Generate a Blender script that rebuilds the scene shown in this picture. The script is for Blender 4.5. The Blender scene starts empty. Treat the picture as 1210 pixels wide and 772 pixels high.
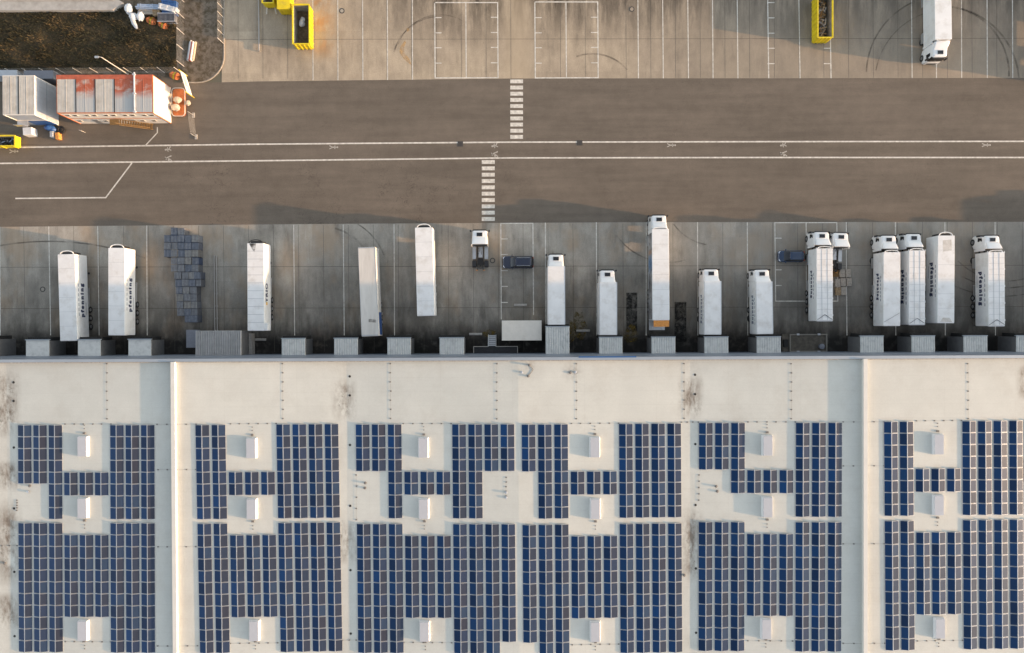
import bpy, math, random
from mathutils import Vector, Matrix, Euler
random.seed(11)
R = math.radians
S = bpy.context.scene
COL = S.collection
# ------------------------------------------------------------------ camera
H = 106.0; FPX = 810.0; CX, CY = 605.0, 386.0
PITCH, ROLL = R(0.45), R(0.25)
ROT = Matrix.Rotation(-ROLL, 3, 'Z') @ Matrix.Rotation(-PITCH, 3, 'X')
def P(px, py, z=0.0):
    d = ROT @ Vector(((px-CX)/FPX, -(py-CY)/FPX, -1.0))
    t = (H - z) / -d.z
    return Vector((d.x*t, d.y*t, z))
cd = bpy.data.cameras.new('camera'); cam = bpy.data.objects.new('camera', cd); COL.objects.link(cam)
cd.sensor_width = 36; cd.lens = FPX/1210*36; cd.clip_end = 4000; cd.clip_start = 0.5
cam.location = (0, 0, H); cam.rotation_euler = ROT.to_euler()
S.camera = cam
# ------------------------------------------------------------------ light
ELEV, AZ = R(8.8), R(9.2)
w = bpy.data.worlds.new('World'); S.world = w; w.use_nodes = True
nt = w.node_tree; nt.nodes.clear()
sky = nt.nodes.new('ShaderNodeTexSky'); sky.sky_type = 'NISHITA'; sky.sun_disc = False
sky.sun_elevation = ELEV; sky.sun_rotation = R(90) + AZ
sky.air_density = 1.0; sky.dust_density = 1.6; sky.ozone_density = 1.0
hs = nt.nodes.new('ShaderNodeHueSaturation'); hs.inputs['Saturation'].default_value = 0.42; hs.inputs['Value'].default_value = 1.10
bg = nt.nodes.new('ShaderNodeBackground'); bg.inputs['Strength'].default_value = 0.15
wo = nt.nodes.new('ShaderNodeOutputWorld')
nt.links.new(sky.outputs[0], hs.inputs['Color']); nt.links.new(hs.outputs[0], bg.inputs[0]); nt.links.new(bg.outputs[0], wo.inputs[0])
sl = bpy.data.lights.new('sun', 'SUN'); sun = bpy.data.objects.new('sun', sl); COL.objects.link(sun)
sl.energy = 2.8; sl.angle = R(0.6); sl.color = (1.0, 0.60, 0.30)
tosun = Vector((math.cos(ELEV)*math.cos(AZ), -math.cos(ELEV)*math.sin(AZ), math.sin(ELEV)))
sun.rotation_euler = tosun.to_track_quat('Z', 'Y').to_euler(); sun.location = tosun*200
S.view_settings.view_transform = 'Standard'; S.view_settings.look = 'None'; S.view_settings.gamma = 1
S.view_settings.exposure = 1.46

# ------------------------------------------------------------------ materials
M = {}
def lin(c): return tuple(c) + (1.0,)
def mat(name, col, rough=0.7, metal=0.0, var=0.0, vscale=1.0, bump=0.0, bscale=20, spec=0.5, dirt=None, dscale=0.5, damt=0.4, coat=0.0, stretch=(1,1,1)):
    m = bpy.data.materials.new(name); m.use_nodes = True; n = m.node_tree; L = n.links
    b = n.nodes['Principled BSDF']; b.inputs['Roughness'].default_value = rough; b.inputs['Metallic'].default_value = metal
    b.inputs['Base Color'].default_value = lin(col); b.inputs['Specular IOR Level'].default_value = spec
    if coat: b.inputs['Coat Weight'].default_value = coat; b.inputs['Coat Roughness'].default_value = 0.05
    M[name] = m
    if var or bump or dirt:
        g = n.nodes.new('ShaderNodeNewGeometry'); mp = n.nodes.new('ShaderNodeMapping'); mp.inputs['Scale'].default_value = stretch
        L.new(g.outputs['Position'], mp.inputs[0])
    last = None
    if var:
        t = n.nodes.new('ShaderNodeTexNoise'); t.inputs['Scale'].default_value = vscale; t.inputs['Detail'].default_value = 6; L.new(mp.outputs[0], t.inputs['Vector'])
        mr = n.nodes.new('ShaderNodeMapRange'); mr.inputs[1].default_value = .3; mr.inputs[2].default_value = .7; mr.inputs[3].default_value = 1-var; mr.inputs[4].default_value = 1+var
        L.new(t.outputs[0], mr.inputs[0])
        mx = n.nodes.new('ShaderNodeMix'); mx.data_type = 'RGBA'; mx.blend_type = 'MULTIPLY'; mx.inputs[0].default_value = 1
        mx.inputs[6].default_value = lin(col); L.new(mr.outputs[0], mx.inputs[7]); last = mx.outputs[2]
    if dirt:
        t = n.nodes.new('ShaderNodeTexNoise'); t.inputs['Scale'].default_value = dscale; t.inputs['Detail'].default_value = 8; t.inputs['Roughness'].default_value = .65; L.new(mp.outputs[0], t.inputs['Vector'])
        mr = n.nodes.new('ShaderNodeMapRange'); mr.inputs[1].default_value = .5; mr.inputs[2].default_value = .72; mr.inputs[3].default_value = 0; mr.inputs[4].default_value = damt
        L.new(t.outputs[0], mr.inputs[0])
        mx = n.nodes.new('ShaderNodeMix'); mx.data_type = 'RGBA'; L.new(mr.outputs[0], mx.inputs[0])
        if last: L.new(last, mx.inputs[6])
        else: mx.inputs[6].default_value = lin(col)
        mx.inputs[7].default_value = lin(dirt); last = mx.outputs[2]
    if last: L.new(last, b.inputs['Base Color'])
    if bump:
        t = n.nodes.new('ShaderNodeTexNoise'); t.inputs['Scale'].default_value = bscale; t.inputs['Detail'].default_value = 5; L.new(g.outputs['Position'], t.inputs['Vector'])
        bp = n.nodes.new('ShaderNodeBump'); bp.inputs['Strength'].default_value = bump; bp.inputs['Distance'].default_value = .02; L.new(t.outputs[0], bp.inputs['Height']); L.new(bp.outputs[0], b.inputs['Normal'])
    return m

class NT:
    """small helper to write longer node graphs"""
    def __init__(s, name):
        s.m = bpy.data.materials.new(name); s.m.use_nodes = True; s.n = s.m.node_tree; s.b = s.n.nodes['Principled BSDF']; M[name] = s.m
        s.g = s.n.nodes.new('ShaderNodeNewGeometry')
        s.sx = s.n.nodes.new('ShaderNodeSeparateXYZ'); s.n.links.new(s.g.outputs['Position'], s.sx.inputs[0])
        s.x, s.y, s.z = s.sx.outputs[0], s.sx.outputs[1], s.sx.outputs[2]
    def put(s, inp, v):
        if hasattr(v, 'is_linked') or isinstance(v, bpy.types.NodeSocket): s.n.links.new(v, inp)
        else: inp.default_value = v
    def noise(s, scale=1.0, stretch=(1,1,1), detail=6, rough=.55, off=(0,0,0)):
        mp = s.n.nodes.new('ShaderNodeMapping'); mp.inputs['Scale'].default_value = stretch; mp.inputs['Location'].default_value = off
        s.n.links.new(s.g.outputs['Position'], mp.inputs[0])
        t = s.n.nodes.new('ShaderNodeTexNoise'); t.inputs['Scale'].default_value = scale; t.inputs['Detail'].default_value = detail; t.inputs['Roughness'].default_value = rough
        s.n.links.new(mp.outputs[0], t.inputs['Vector']); return t.outputs[0]
    def crack(s, scale, warp=0.6):
        nz = s.n.nodes.new('ShaderNodeTexNoise'); nz.inputs['Scale'].default_value = .8; nz.inputs['Detail'].default_value = 6
        s.n.links.new(s.g.outputs['Position'], nz.inputs['Vector'])
        vm = s.n.nodes.new('ShaderNodeVectorMath'); vm.operation = 'MULTIPLY_ADD'; s.n.links.new(nz.outputs[1], vm.inputs[0]); vm.inputs[1].default_value = (warp*5,)*3
        s.n.links.new(s.g.outputs['Position'], vm.inputs[2])
        v = s.n.nodes.new('ShaderNodeTexVoronoi'); v.feature = 'DISTANCE_TO_EDGE'; v.inputs['Scale'].default_value = scale
        s.n.links.new(vm.outputs[0], v.inputs['Vector']); return v.outputs[0]
    def math(s, op, a, b=0.0, c=0.0, clamp=False):
        t = s.n.nodes.new('ShaderNodeMath'); t.operation = op; t.use_clamp = clamp
        s.put(t.inputs[0], a); s.put(t.inputs[1], b)
        if op in ('MULTIPLY_ADD', 'WRAP', 'COMPARE'): s.put(t.inputs[2], c)
        return t.outputs[0]
    def rng(s, v, a, b, c=0.0, d=1.0, smooth=False):
        t = s.n.nodes.new('ShaderNodeMapRange'); t.clamp = True
        if smooth: t.interpolation_type = 'SMOOTHSTEP'
        s.put(t.inputs[0], v)
        for i, q in zip((1, 2, 3, 4), (a, b, c, d)): t.inputs[i].default_value = q
        return t.outputs[0]
    def mix(s, f, a, b, mode='MIX'):
        t = s.n.nodes.new('ShaderNodeMix'); t.data_type = 'RGBA'; t.blend_type = mode
        s.put(t.inputs[0], f)
        for i, q in ((6, a), (7, b)):
            if isinstance(q, tuple): t.inputs[i].default_value = lin(q) if len(q) == 3 else q
            else: s.n.links.new(q, t.inputs[i])
        return t.outputs[2]
    def scale(s, col, f):   # colour times scalar
        t = s.n.nodes.new('ShaderNodeMix'); t.data_type = 'RGBA'; t.blend_type = 'MULTIPLY'; t.inputs[0].default_value = 1
        if isinstance(col, tuple): t.inputs[6].default_value = lin(col)
        else: s.n.links.new(col, t.inputs[6])
        s.n.links.new(f, t.inputs[7]); return t.outputs[2]
    def near(s, v, c, wd):   # 1 at c falling to 0 at distance wd
        return s.rng(s.math('ABSOLUTE', s.math('SUBTRACT', v, c)), wd, wd*.25)
    def done(s, col, rough=.9, bump=None, bs=.3, dist=.02, spec=.3):
        s.n.links.new(col, s.b.inputs['Base Color']); s.put(s.b.inputs['Roughness'], rough); s.b.inputs['Specular IOR Level'].default_value = spec
        if bump is not None:
            bp = s.n.nodes.new('ShaderNodeBump'); bp.inputs['Strength'].default_value = bs; bp.inputs['Distance'].default_value = dist
            s.n.links.new(bump, bp.inputs['Height']); s.n.links.new(bp.outputs[0], s.b.inputs['Normal'])
        return s.m

wy = P(605, 419, 0).y   # dock wall line at the ground, used for dock dirt and painted dock shade
# asphalt of the through road
t = NT('asphalt')
c = t.mix(t.rng(t.noise(.06, (1, 2.2, 1), 7, .6), .38, .62), (.135, .114, .092), (.160, .134, .108))
c = t.scale(c, t.rng(t.noise(1.0, (.06, .75, 1), 6, .6), .35, .65, .90, 1.08))
c = t.scale(c, t.rng(t.noise(.5, (1, 1, 1), 9, .7, off=(7, 7, 0)), .3, .7, .90, 1.09))
c = t.scale(c, t.rng(t.noise(8, (1, 1, 1), 6, .7), .2, .8, .78, 1.22))
cm = t.rng(t.noise(.10, off=(3, 7, 0)), .44, .56)
cr = t.rng(t.crack(.34, .9), 0.0, .016, 1.0, 0.0)
cr2 = t.math('MULTIPLY', t.rng(t.crack(.10, 1.2), 0.0, .004, 1.0, 0.0), .8)
ym = t.math('MULTIPLY', t.rng(t.y, 28, 23), t.math('MULTIPLY', t.rng(t.x, -56, -48), t.rng(t.x, 10, -4)))
k = t.math('MAXIMUM', t.math('MULTIPLY', t.math('MULTIPLY', cr, cm), ym), t.math('MULTIPLY', cr2, .6))
c = t.mix(t.math('MULTIPLY', k, .62), c, (.035, .03, .026))
st = t.math('MULTIPLY', t.near(t.y, 27.6, .10), t.rng(t.noise(.2, (1, 1, 1), off=(9, 1, 0)), .35, .5))
c = t.mix(t.math('MULTIPLY', st, .45), c, (.05, .045, .04))
sp = t.rng(t.noise(1.3, detail=5, rough=.75, off=(31, 7, 0)), .69, .75)
c = t.mix(t.math('MULTIPLY', sp, .4), c, (.03, .028, .026))
t.done(c, .92, t.noise(25, detail=3), .25)
# concrete of both lorry yards
def yard(name, c1, c2, dock_dirt_shade, streak=.5):
    t = NT(name)
    c = t.mix(t.rng(t.noise(.10, detail=8, rough=.6), .38, .62), c1, c2)
    c = t.scale(c, t.rng(t.noise(.45, (1, .55, 1), 9, .7, off=(4, 2, 0)), .3, .7, .78, 1.16))
    w1 = t.noise(.35, detail=6, off=(11, 3, 0))
    s1 = t.math('MULTIPLY', t.rng(t.noise(1.0, (.55, .11, 1), 8, .68), .47, .70), t.rng(w1, .42, .62, .25, 1.0))
    c = t.mix(t.math('MULTIPLY', s1, streak), c, (.085, .072, .058))
    s2 = t.math('MULTIPLY', t.rng(t.noise(1.0, (1.7, .16, 1), 8, .68, off=(1, 5, 0)), .52, .75), t.rng(t.noise(.28, detail=5, off=(2, 9, 0)), .42, .6))
    c = t.mix(t.math('MULTIPLY', s2, streak*.8), c, (.09, .075, .06))
    slab = t.n.nodes.new('ShaderNodeTexWhiteNoise'); slab.noise_dimensions = '2D'
    cmb = t.n.nodes.new('ShaderNodeCombineXYZ'); t.put(cmb.inputs[0], t.math('FLOOR', t.math('MULTIPLY', t.x, 1/3.85))); t.put(cmb.inputs[1], t.math('FLOOR', t.math('MULTIPLY', t.y, 1/6.4)))
    t.n.links.new(cmb.outputs[0], slab.inputs['Vector'])
    c = t.scale(c, t.rng(slab.outputs[0], 0, 1, .93, 1.07))
    c = t.scale(c, t.rng(t.noise(6, detail=8, rough=.7), .25, .75, .82, 1.17))
    sp = t.rng(t.noise(1.9, detail=6, rough=.75, off=(31, 7, 0)), .66, .74)
    c = t.mix(t.math('MULTIPLY', sp, .5), c, (.05, .045, .04))
    if dock_dirt_shade:
        o = t.math('MULTIPLY', t.rng(t.noise(.13, (1.3, .7, 1), 7, .6, off=(20, 4, 0)), .50, .64), .55)
        c = t.mix(o, c, (.34, .25, .165))
        c = t.mix(t.rng(t.x, 18, 40, 0, .35), c, (.20, .195, .18))
        d = t.rng(t.y, wy+15, wy+1.5)  # tyre dirt and building shade painted together, darker towards the dock wall
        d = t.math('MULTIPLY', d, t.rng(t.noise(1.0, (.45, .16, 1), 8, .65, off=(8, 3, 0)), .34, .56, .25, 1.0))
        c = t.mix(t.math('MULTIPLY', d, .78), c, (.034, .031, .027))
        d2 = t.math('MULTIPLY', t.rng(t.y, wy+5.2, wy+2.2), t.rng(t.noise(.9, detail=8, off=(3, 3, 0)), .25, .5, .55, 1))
        c = t.mix(t.math('MULTIPLY', d2, .92), c, (.014, .013, .012))  # near-black band: shade between the docks painted over the dirt
    else:
        d = t.rng(t.y, P(605, 62).y, P(605, -8).y)
        d = t.math('MULTIPLY', d, t.rng(t.noise(1.0, (.50, .085, 1), 8, .7, off=(2, 3, 0)), .36, .58))
        d = t.math('MULTIPLY', d, t.rng(t.x, -28, -10))
        c = t.mix(t.math('MULTIPLY', d, 1.0), c, (.045, .036, .028))
        c = t.mix(t.math('MULTIPLY', t.near(t.x, P(612, 50).x, 3.6), .5), c, (.46, .37, .26))
        c = t.mix(t.math('MULTIPLY', t.rng(t.x, P(640, 40).x, P(900, 40).x, smooth=True), .5), c, (.20, .175, .145))
        a = t.math('MULTIPLY', t.near(t.x, P(378, 40).x, 2.8), t.rng(t.noise(.6, (1.2, .7, 1)), .42, .6))
        a = t.math('MULTIPLY', a, t.rng(t.y, P(0, 75).y, P(0, 50).y))
        c = t.mix(t.math('MULTIPLY', a, .6), c, (.40, .20, .07))
    return t.done(c, .9, t.noise(18, detail=4), .25)
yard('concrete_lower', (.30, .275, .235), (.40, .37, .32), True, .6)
yard('concrete_upper', (.37, .305, .23), (.44, .365, .27), False, .45)
# roof membrane
t = NT('membrane')
c = t.mix(t.rng(t.noise(.07), .35, .65), (.500, .507, .472), (.555, .558, .515))
c = t.scale(c, t.rng(t.noise(.35, (1, 1, 1), 8, .6), .3, .7, .955, 1.035))
c = t.scale(c, t.rng(t.noise(1.0, (.15, 3.2, 1), 4), .3, .7, .985, 1.012))
seam = t.math('FRACT', t.math('MULTIPLY', t.y, 1/1.9))
c = t.mix(t.math('MULTIPLY', t.rng(seam, .0, .045, 1, 0), .16), c, (.33, .31, .28))
seamx = t.math('FRACT', t.math('MULTIPLY', t.x, 1/9.7))
c = t.mix(t.math('MULTIPLY', t.rng(seamx, .0, .012, 1, 0), .13), c, (.33, .31, .28))
ZONES = {8: ((475, 5.5), (560, 2.5), (640, 7), (720, 3)), 407: ((472, 3.5), (640, 3.8)), 817: ((470, 3.5), (645, 6)), 1211: ((455, 3), (560, 2.5))}
for px, wd, am, o in ((8, 2.2, .95, 1), (407, 1.9, .8, 3), (817, 1.9, .9, 5), (1211, 1.2, .8, 7)):
    mk = t.near(t.x, P(px, 600, 13.6).x, wd)
    win = 0.0
    for yc, hw_ in ZONES[px]:
        q_ = t.rng(t.math('ABSOLUTE', t.math('SUBTRACT', t.y, P(600, yc, 13.6).y)), hw_, hw_*.35, smooth=True); win = q_ if isinstance(win, float) else t.math('MAXIMUM', win, q_)
    mk = t.math('MULTIPLY', mk, t.math('MAXIMUM', win, .10))
    nz = t.rng(t.noise(1.0, (.9, .35, 1), 9, .7, off=(o, o*2, 0)), .36, .62)
    c = t.mix(t.math('MULTIPLY', t.math('MULTIPLY', mk, nz), am), c, (.16, .125, .095))
    nz2 = t.rng(t.noise(1.6, (1, .8, 1), 9, .75, off=(o*3, o, 0)), .54, .64)
    c = t.mix(t.math('MULTIPLY', t.math('MULTIPLY', mk, nz2), am*.6), c, (.09, .075, .055))
for px, py, rr in ((626, 431, .9), (676, 440, 1.7)):
    q = P(px, py, 13.7)
    dx = t.math('SUBTRACT', t.x, q.x); dy = t.math('SUBTRACT', t.y, q.y)
    dd = t.math('SQRT', t.math('ADD', t.math('MULTIPLY', dx, dx), t.math('MULTIPLY', dy, dy)))
    k = t.math('MULTIPLY', t.rng(dd, rr, rr*.2), t.rng(t.noise(2.5, detail=8), .35, .65))
    c = t.mix(t.math('MULTIPLY', k, .5), c, (.22, .20, .18))
c = t.mix(t.math('MULTIPLY', t.rng(t.noise(.22, (1, .8, 1), 9, .72, off=(40, 2, 0)), .5, .68), .22), c, (.36, .33, .28))
c = t.scale(c, t.rng(t.noise(5, detail=7, rough=.7), .25, .75, .95, 1.05))
t.done(c, .62, t.noise(1.2, (1, 3, 1), 6), .22, .05)
# ground around
t = NT('earth'); c = t.mix(t.rng(t.noise(.3, detail=9, rough=.7), .35, .65), (.035, .028, .016), (.085, .062, .036)); c = t.scale(c, t.rng(t.noise(6, detail=6), .2, .8, .7, 1.3)); t.done(c, .95, t.noise(8), .5)
t = NT('gravel'); c = t.mix(t.rng(t.noise(.35, detail=8, rough=.65), .35, .65), (.115, .095, .072), (.19, .158, .125))
g1 = t.math('MULTIPLY', t.rng(t.noise(1.2, detail=9, rough=.7, off=(5, 5, 0)), .45, .6), .75)
c = t.mix(g1, c, (.05, .038, .018)); c = t.scale(c, t.rng(t.noise(14, detail=4), .2, .8, .75, 1.25)); t.done(c, .95, t.noise(16), .5)
mat('far_ground', (.10, .095, .07), .95, var=.3, vscale=.02)
mat('paint', (.62, .59, .53), .7, var=.22, vscale=2.2, dirt=(.30, .27, .23), dscale=1.6, damt=.6)
mat('paint_worn', (.46, .43, .38), .8, var=.25, vscale=3, dirt=(.2, .17, .14), dscale=3, damt=.8)
mat('joint', (.085, .075, .062), .95, var=.3, vscale=2)
mat('kerb', (.33, .29, .24), .9, var=.15, vscale=3)
mat('manhole', (.06, .055, .05), .7, var=.2, vscale=8)
def decal(name, col, amt, sc, stretch=(1,1,1), lo=.42, hi=.62, off=(0,0,0)):
    t = NT(name); t.b.inputs['Base Color'].default_value = lin(col); t.b.inputs['Roughness'].default_value = .95
    t.n.links.new(t.math('MULTIPLY', t.rng(t.noise(sc, stretch, 7, .65, off), lo, hi), amt), t.b.inputs['Alpha'])
decal('tyre_mark', (.05, .042, .035), .42, .5, lo=.36, hi=.60)
decal('dark_wear', (.014, .013, .012), .8, 1.4, lo=.32, hi=.58)
decal('moss_stain', (.16, .105, .015), .85, 1.4, lo=.42, hi=.62)
decal('sand_spill', (.55, .36, .17), .8, 1.0, lo=.33, hi=.6)
decal('light_patch', (.52, .45, .36), .5, .5, lo=.2, hi=.75)
# vehicle and object materials
mat('white_body', (.76, .765, .76), .42, var=.05, vscale=.8, dirt=(.50, .47, .42), dscale=.7, damt=.5, coat=.15)
mat('white_tarp', (.74, .75, .75), .6, var=.04, vscale=1.2, dirt=(.55, .53, .49), dscale=.8, damt=.4)
mat('tan_tarp', (.63, .61, .57), .7, var=.08, vscale=1.2, dirt=(.34, .31, .27), dscale=.6, damt=.5, stretch=(3, .4, 1))
mat('cab_white', (.77, .775, .775), .28, var=.03, vscale=1.5, coat=.5)
mat('rib_grey', (.46, .48, .49), .5)
mat('rubber', (.018, .018, .019), .85, var=.2, vscale=6)
mat('rim', (.35, .35, .35), .35, .8)
mat('chassis', (.022, .022, .024), .6, var=.3, vscale=4)
mat('dark_plastic', (.02, .02, .022), .5)
mat('glass_dark', (.008, .010, .014), .08, spec=.8)
mat('alu', (.55, .56, .57), .35, .7, var=.06, vscale=5)
mat('navy_letter', (.012, .022, .07), .5)
mat('grey_letter', (.13, .16, .22), .5)
mat('yellow_letter', (.72, .42, .03), .5)
mat('amber', (.65, .25, .03), .3)
mat('lamp_glass', (.7, .72, .75), .15, spec=.8)
mat('car_blue_dark', (.009, .016, .042), .22, coat=1.0)
mat('car_blue', (.006, .028, .075), .22, coat=1.0)
mat('orange_board', (.62, .26, .06), .7, var=.2, vscale=5)
mat('steel_blue', (.19, .20, .23), .5, .3, var=.07, vscale=3)
mat('dock_roof', (.66, .665, .64), .55, .1, var=.06, vscale=2, dirt=(.25, .26, .26), dscale=1.2, damt=.4)
mat('dock_wall', (.13, .13, .13), .7, var=.12, vscale=2)
mat('platform_brown', (.10, .088, .07), .85, var=.3, vscale=2); mat('platform_frame', (.22, .205, .175), .7)
mat('dock_black', (.012, .012, .012), .8)
mat('corrugated', (.42, .42, .42), .5, .2, var=.12, vscale=1.3)
mat('facade', (.20, .235, .29), .5, .2, var=.06, vscale=.5)
mat('coping', (.36, .40, .44), .4, .4, var=.05, vscale=.7)
mat('coping_blue', (.03, .10, .25), .45)
mat('fire_wall', (.62, .60, .555), .6, var=.04, vscale=1)
mat('vent_cap', (.44, .45, .48), .28, var=.03, vscale=2, spec=.7)
mat('vent_side', (.66, .66, .66), .5)
mat('conductor', (.16, .15, .14), .7)
mat('drain', (.025, .022, .02), .8)
mat('yellow_skip', (.72, .56, .015), .5, var=.08, vscale=2, dirt=(.42, .28, .05), dscale=1.5, damt=.55)
mat('skip_inside', (.30, .27, .22), .8, var=.25, vscale=2)
mat('skip_floor', (.15, .11, .065), .9, var=.4, vscale=3)
mat('wood', (.34, .25, .15), .8, var=.35, vscale=4)
mat('wood_grey', (.40, .36, .31), .85, var=.25, vscale=5)
mat('wood_brown', (.20, .12, .045), .85, var=.25, vscale=5)
mat('bag_white', (.66, .67, .68), .7, var=.08, vscale=2)
mat('bag_beige', (.44, .38, .30), .8, var=.12, vscale=3)
mat('orange', (.50, .15, .045), .6, var=.15, vscale=3)
mat('red_rust', (.42, .10, .05), .7, var=.2, vscale=2)
mat('box_grey', (.40, .43, .47), .5, var=.06, vscale=2)
mat('box_cream', (.78, .73, .65), .6, var=.04, vscale=1.5, dirt=(.5, .43, .35), dscale=.8, damt=.3)
mat('container_roof', (.50, .47, .42), .6, var=.07, vscale=1.5, dirt=(.30, .25, .20), dscale=.6, damt=.5)
t = NT('rusty_roof'); 
c = t.mix(t.rng(t.noise(.5, (.8, 1, 1), 8, .65), .34, .50), (.50, .47, .42), (.40, .11, .06))
c = t.mix(t.rng(t.y, P(0, 118, 5.5).y, P(0, 108, 5.5).y), (.43, .43, .42), c); t.done(c, .7)
mat('blue_tarp', (.03, .10, .28), .5, var=.15, vscale=3)
mat('blue_pale', (.30, .38, .50), .6, var=.2, vscale=3)
mat('fence_metal', (.42, .40, .37), .5, .4)
mat('fence_pale', (.6, .57, .52), .5, .2)
mat('concrete_block', (.36, .34, .31), .9, var=.15, vscale=3)
mat('conc_wall', (.40, .385, .36), .9, var=.12, vscale=1.5, dirt=(.22, .2, .17), dscale=.8, damt=.5)
mat('red_board', (.5, .08, .05), .6)
mat('banner', (.74, .72, .67), .6)
mat('plant', (.075, .052, .02), .9)
for i, cc in enumerate([(.095, .100, .112), (.070, .080, .105), (.12, .118, .115), (.035, .052, .095), (.18, .16, .135), (.115, .125, .145)]):
    mat('crate%d' % i, cc, .7, var=.2, vscale=3)
for i, cc in enumerate([(.20, .21, .225), (.15, .17, .205), (.24, .235, .22)]): mat('crate_slat%d' % i, cc, .7, var=.2, vscale=3)
# advert picture on the curtain of one lorry
t = NT('curtain_print')
c = t.mix(t.rng(t.noise(.45, (1, 1, .4), 3), .40, .60), (.16, .15, .15), (.34, .33, .33))
c = t.mix(t.math('MULTIPLY', t.near(t.y, P(0, 315, 2.5).y, 1.7), .9), c, (.10, .19, .33))
c = t.mix(t.math('MULTIPLY', t.near(t.y, P(0, 302, 2.5).y, .5), .7), c, (.40, .22, .12))
c = t.mix(t.rng(t.crack(.55, .3), 0, .05, .8, 0), c, (.03, .035, .04)); t.done(c, .5)
t = NT('curtain_blue')
c = t.mix(t.rng(t.y, P(0, 372, 2.5).y, P(0, 366, 2.5).y), (.015, .06, .20), (.62, .56, .48)); t.done(c, .6)
# solar glass
t = NT('solar_glass')
at = t.n.nodes.new('ShaderNodeAttribute'); at.attribute_name = 'tint'
c = t.scale(at.outputs['Color'], t.rng(t.noise(1.7, (6, .3, 1), 3), .3, .7, .93, 1.07))
t.done(c, .24, spec=.30)
mat('solar_frame', (.50, .51, .52), .4, .3)

# ------------------------------------------------------------------ mesh builder
class MB:
    def __init__(s): s.v = []; s.f = []; s.mi = []
    def add(s, vs, fs, m=0):
        o = len(s.v); s.v += [tuple(q) for q in vs]; s.f += [tuple(o+i for i in f) for f in fs]; s.mi += [m]*len(fs); return s
    def box(s, cx, cy, cz, sx, sy, sz, m=0, rz=0.0, rx=0.0, ry=0.0):
        E = Euler((rx, ry, rz)).to_matrix(); c = Vector((cx, cy, cz)); vs = []
        for k in (-.5, .5):
            for a, b in ((-.5, -.5), (.5, -.5), (.5, .5), (-.5, .5)): vs.append(c + E @ Vector((a*sx, b*sy, k*sz)))
        return s.add(vs, [(3,2,1,0), (4,5,6,7), (0,1,5,4), (1,2,6,5), (2,3,7,6), (3,0,4,7)], m)
    def bx(s, x0, x1, y0, y1, z0, z1, m=0): return s.box((x0+x1)/2, (y0+y1)/2, (z0+z1)/2, abs(x1-x0), abs(y1-y0), abs(z1-z0), m)
    def quad(s, pts, m=0): return s.add(pts, [tuple(range(len(pts)))], m)
    def loft(s, rings, m=0, cap0=True, cap1=True):
        n = len(rings[0]); vs = [p for r in rings for p in r]; fs = []
        for k in range(len(rings)-1):
            for i in range(n): j = (i+1) % n; fs.append((k*n+i, k*n+j, (k+1)*n+j, (k+1)*n+i))
        if cap0: fs.append(tuple(reversed(range(n))))
        if cap1: fs.append(tuple((len(rings)-1)*n+i for i in range(n)))
        return s.add(vs, fs, m)
    def tube(s, a, b, r, m=0, n=6, r2=None):
        a = Vector(a); b = Vector(b); d = (b-a).normalized(); u = d.orthogonal().normalized(); v = d.cross(u); r2 = r if r2 is None else r2
        rg = [[c + (u*math.cos(t)+v*math.sin(t))*q for t in [2*math.pi*i/n for i in range(n)]] for c, q in ((a, r), (b, r2))]
        return s.loft(rg, m)
    def blob(s, c, r, m=0, n=10, k=5, jit=.18):
        rings = []
        for j in range(k+1):
            ph = math.pi*(.04+.92*j/k) - math.pi/2
            rings.append([(c[0]+r[0]*math.cos(ph)*math.cos(2*math.pi*i/n)*random.uniform(1-jit, 1+jit), c[1]+r[1]*math.cos(ph)*math.sin(2*math.pi*i/n)*random.uniform(1-jit, 1+jit), c[2]+r[2]*math.sin(ph)) for i in range(n)])
        return s.loft(rings, m)
    def mesh(s, name, mats, smooth=False):
        me = bpy.data.meshes.new(name); me.from_pydata(s.v, [], s.f)
        for q in mats: me.materials.append(M[q])
        me.polygons.foreach_set('material_index', s.mi)
        if smooth: me.polygons.foreach_set('use_smooth', [True]*len(me.polygons))
        me.update(); return me
    def build(s, name, mats, parent=None, smooth=False, bevel=0.0):
        if isinstance(mats, str): mats = [mats]
        me = s.mesh(name, mats, smooth)
        o = link(name, me, parent)
        if bevel: b = o.modifiers.new('bevel', 'BEVEL'); b.width = bevel; b.segments = 2; b.limit_method = 'ANGLE'
        if smooth: 
            try: me.set_sharp_from_angle(angle=R(38))
            except Exception: pass
        return o
def link(name, data, parent=None):
    o = bpy.data.objects.new(name, data); COL.objects.link(o)
    if parent: o.parent = parent
    return o
def empty(name, loc, rz=0): 
    o = link(name, None); o.location = loc; o.rotation_euler = (0, 0, rz); o.empty_display_size = .3; return o
def tag(o, label, cat, group=None):
    o['label'] = label; o['category'] = cat
    if group: o['group'] = group
    return o
def struct(o): o['kind'] = 'structure'; return o
def rrect(x0, x1, y0, y1, z, r=.08, seg=3):
    pts = []
    for cx, cy, a0 in ((x1-r, y1-r, 0), (x0+r, y1-r, 90), (x0+r, y0+r, 180), (x1-r, y0+r, 270)):
        for i in range(seg+1): a = R(a0+90*i/seg); pts.append((cx+r*math.cos(a), cy+r*math.sin(a), z))
    return pts
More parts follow.
